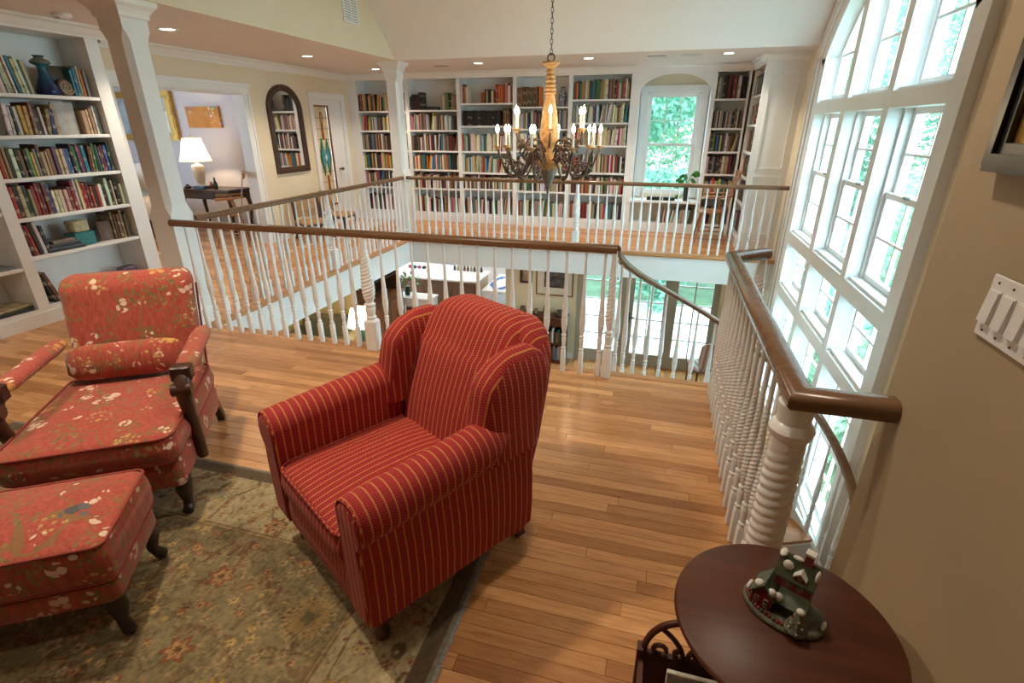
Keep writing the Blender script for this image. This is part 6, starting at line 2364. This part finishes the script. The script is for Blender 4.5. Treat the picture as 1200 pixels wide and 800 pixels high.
# upholstered dining chair by the garden doors
dc = thing('dining_chair', 'wooden dining chair with pale striped upholstery downstairs by the garden doors', 'chair', (1.05, 8.75, ZL + .001), R(200))
t = NT('pale_pink_stripe')
u = t.math('FRACT', t.math('DIVIDE', t.xyz(t.coord())[0], .09))
M['pinkstripe'] = t.pbr(t.ramp(u, [(.0, (.62, .60, .58)), (.45, (.62, .60, .58)), (.5, (.45, .24, .24)), (1, (.50, .30, .30))], 'CONSTANT'), .8)
m = MB(); cushion(m, -.24, .24, -.24, .22, .40, .50, .03, .05, .02); m.build('seat', M['pinkstripe'], dc, 60)
m = MB().loft([rrect(.22, .03, .03, .50, 0, .23), rrect(.24, .04, .03, .70, 0, .25), rrect(.24, .035, .03, .92, 0, .29), rrect(.20, .02, .02, .98, 0, .30)])
m.build('backrest', M['pinkstripe'], dc, 60)
for sx in (-1, 1):
    for sy in (-1, 1):
        MB().tube([(sx * .20, sy * .19, .40), (sx * .205, sy * .20, .2), (sx * .21, sy * .215, .001)], [.024, .020, .016], 8).build('leg', M['brownwood'], dc, 50)
# downstairs spots: kitchen ceiling lamps and others
downlight((-6.3, 7.0, BT - .02), 60, 140, .8, .08, (1, .82, .5))  # spot added to brighten the yellow wall, no fixture modelled
downlight((-5.0, 11.2, BT - .02), 90, 140, .8, .08, (1, .9, .75))
downlight((-3.4, 12.2, BT - .02), 60, 140, .8, .08, (1, .9, .75))
downlight((-2.0, 8.6, BT - .02), 25, 130, .8, .06)

# ------------------------------------------------------------------ garden outside the windows
M['patio'] = plain('pale_patio_stone', (.62, .60, .56), .8, 0, .08, 2)
M['lawn'] = plain('lawn', (.07, .11, .05), .9, 0, .3, 3)
M['bark'] = plain('bark', (.10, .07, .05), .9, 0, .3, 8, .4)
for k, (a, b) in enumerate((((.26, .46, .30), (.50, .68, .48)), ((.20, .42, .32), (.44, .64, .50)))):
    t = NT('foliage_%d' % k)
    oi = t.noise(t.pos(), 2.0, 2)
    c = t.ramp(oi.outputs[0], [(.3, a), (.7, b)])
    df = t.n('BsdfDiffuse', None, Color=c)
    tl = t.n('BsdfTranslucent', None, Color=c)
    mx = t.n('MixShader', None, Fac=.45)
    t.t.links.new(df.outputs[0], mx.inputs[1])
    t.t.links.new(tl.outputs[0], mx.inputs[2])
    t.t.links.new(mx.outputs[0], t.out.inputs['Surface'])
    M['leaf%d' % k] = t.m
struct('ground_patio', MB().box(-3, 6, 9.5, 13.8, ZL - .25, ZL - .12), M['patio'])
struct('ground_lawn', MB().box(-30, 45, 13.8, 60, ZL - .3, ZL - .14).box(6, 45, -20, 13.8, ZL - .3, ZL - .14).box(1.7, 6, -20, 9.5, ZL - .3, ZL - .14), M['lawn'])


def tree(label, x, y, h, rad, n, leafm, seed, cat='tree', zb=None, base=None):
    rt_ = random.Random(seed)
    z0 = ZL - .14
    tr = thing('tree' if cat == 'tree' else 'shrub', label, cat, (x, y, z0), 0, 'garden trees and shrubs')
    if cat == 'tree':
        MB().tube([(0, 0, 0), (.06, .03, h * .3), (-.03, .05, h * .6), (0, 0, h * .85)], [.16, .13, .09, .03], 8).build('trunk', M['bark'], tr, 60)
    m = MB()
    cl = [(Vector((rt_.uniform(-1, 1) * rad * .8, rt_.uniform(-1, 1) * rad * .8, (h * rt_.uniform(.22, .97)) if cat == 'tree' else h * rt_.uniform(.1, .8))), rt_.uniform(.35, .6) * rad) for _ in range(18)]
    for k in range(n):
        c, r = rt_.choice(cl)
        v = Vector((rt_.gauss(0, 1), rt_.gauss(0, 1), rt_.gauss(0, 1)))
        v = v.normalized() * r * (rt_.random() ** .35)
        p = c + v
        d = Vector((rt_.uniform(-1, 1), rt_.uniform(-1, 1), rt_.uniform(-1, .4))).normalized()
        s_ = d.orthogonal().normalized()
        L = rt_.uniform(.07, .14)
        m.add([p - d * L, p + s_ * L * .5, p + d * L, p - s_ * L * .5], [(0, 1, 2, 3)])
    tag(m.build('crown', leafm, tr), None, None, None, 'stuff')


spots = [(6.2, 12.5, 9, 2.2, 'beyond the near end of the window wall'), (4.6, 16.5, 10, 2.4, 'beyond the middle of the window wall'), (8.6, 17, 11, 2.8, 'far out beyond the window wall'), (10.5, 12.5, 9, 2.4, 'at the garden edge beside the tall windows'),
         (3.2, 21, 10, 2.6, 'straight beyond the far end of the window wall'), (-.9, 15.8, 8, 1.9, 'seen at the left of the far window'), (.9, 19, 9.5, 2.4, 'seen in the middle of the far window'), (13, 20, 12, 3.2, 'tallest at the back of the garden'), (6.0, 25, 12, 3.2, 'in the back row beyond the windows'), (-4, 19, 10, 2.6, 'outside behind the far bookcases')]
for k, (x, y, h, r, w) in enumerate(spots):
    tree('leafy green tree ' + w, x, y, h, r, 11000, M['leaf%d' % (k % 2)], 100 + k)
for k, (x, y, h, r, w) in enumerate(((.1, 13.2, 4.2, .8, 'tall conical green shrub outside the far window'), (3.4, 9.6, 1.4, .8, 'low shrub outside the lower windows, nearer one'), (4.4, 11.6, 1.6, 1.0, 'low shrub outside the lower windows, further one'), (3.2, 7.4, 1.2, .7, 'low shrub close outside the window wall'))):
    tree(w, x, y, h, r, 3000, M['leaf%d' % ((k + 1) % 2)], 300 + k, 'shrub')
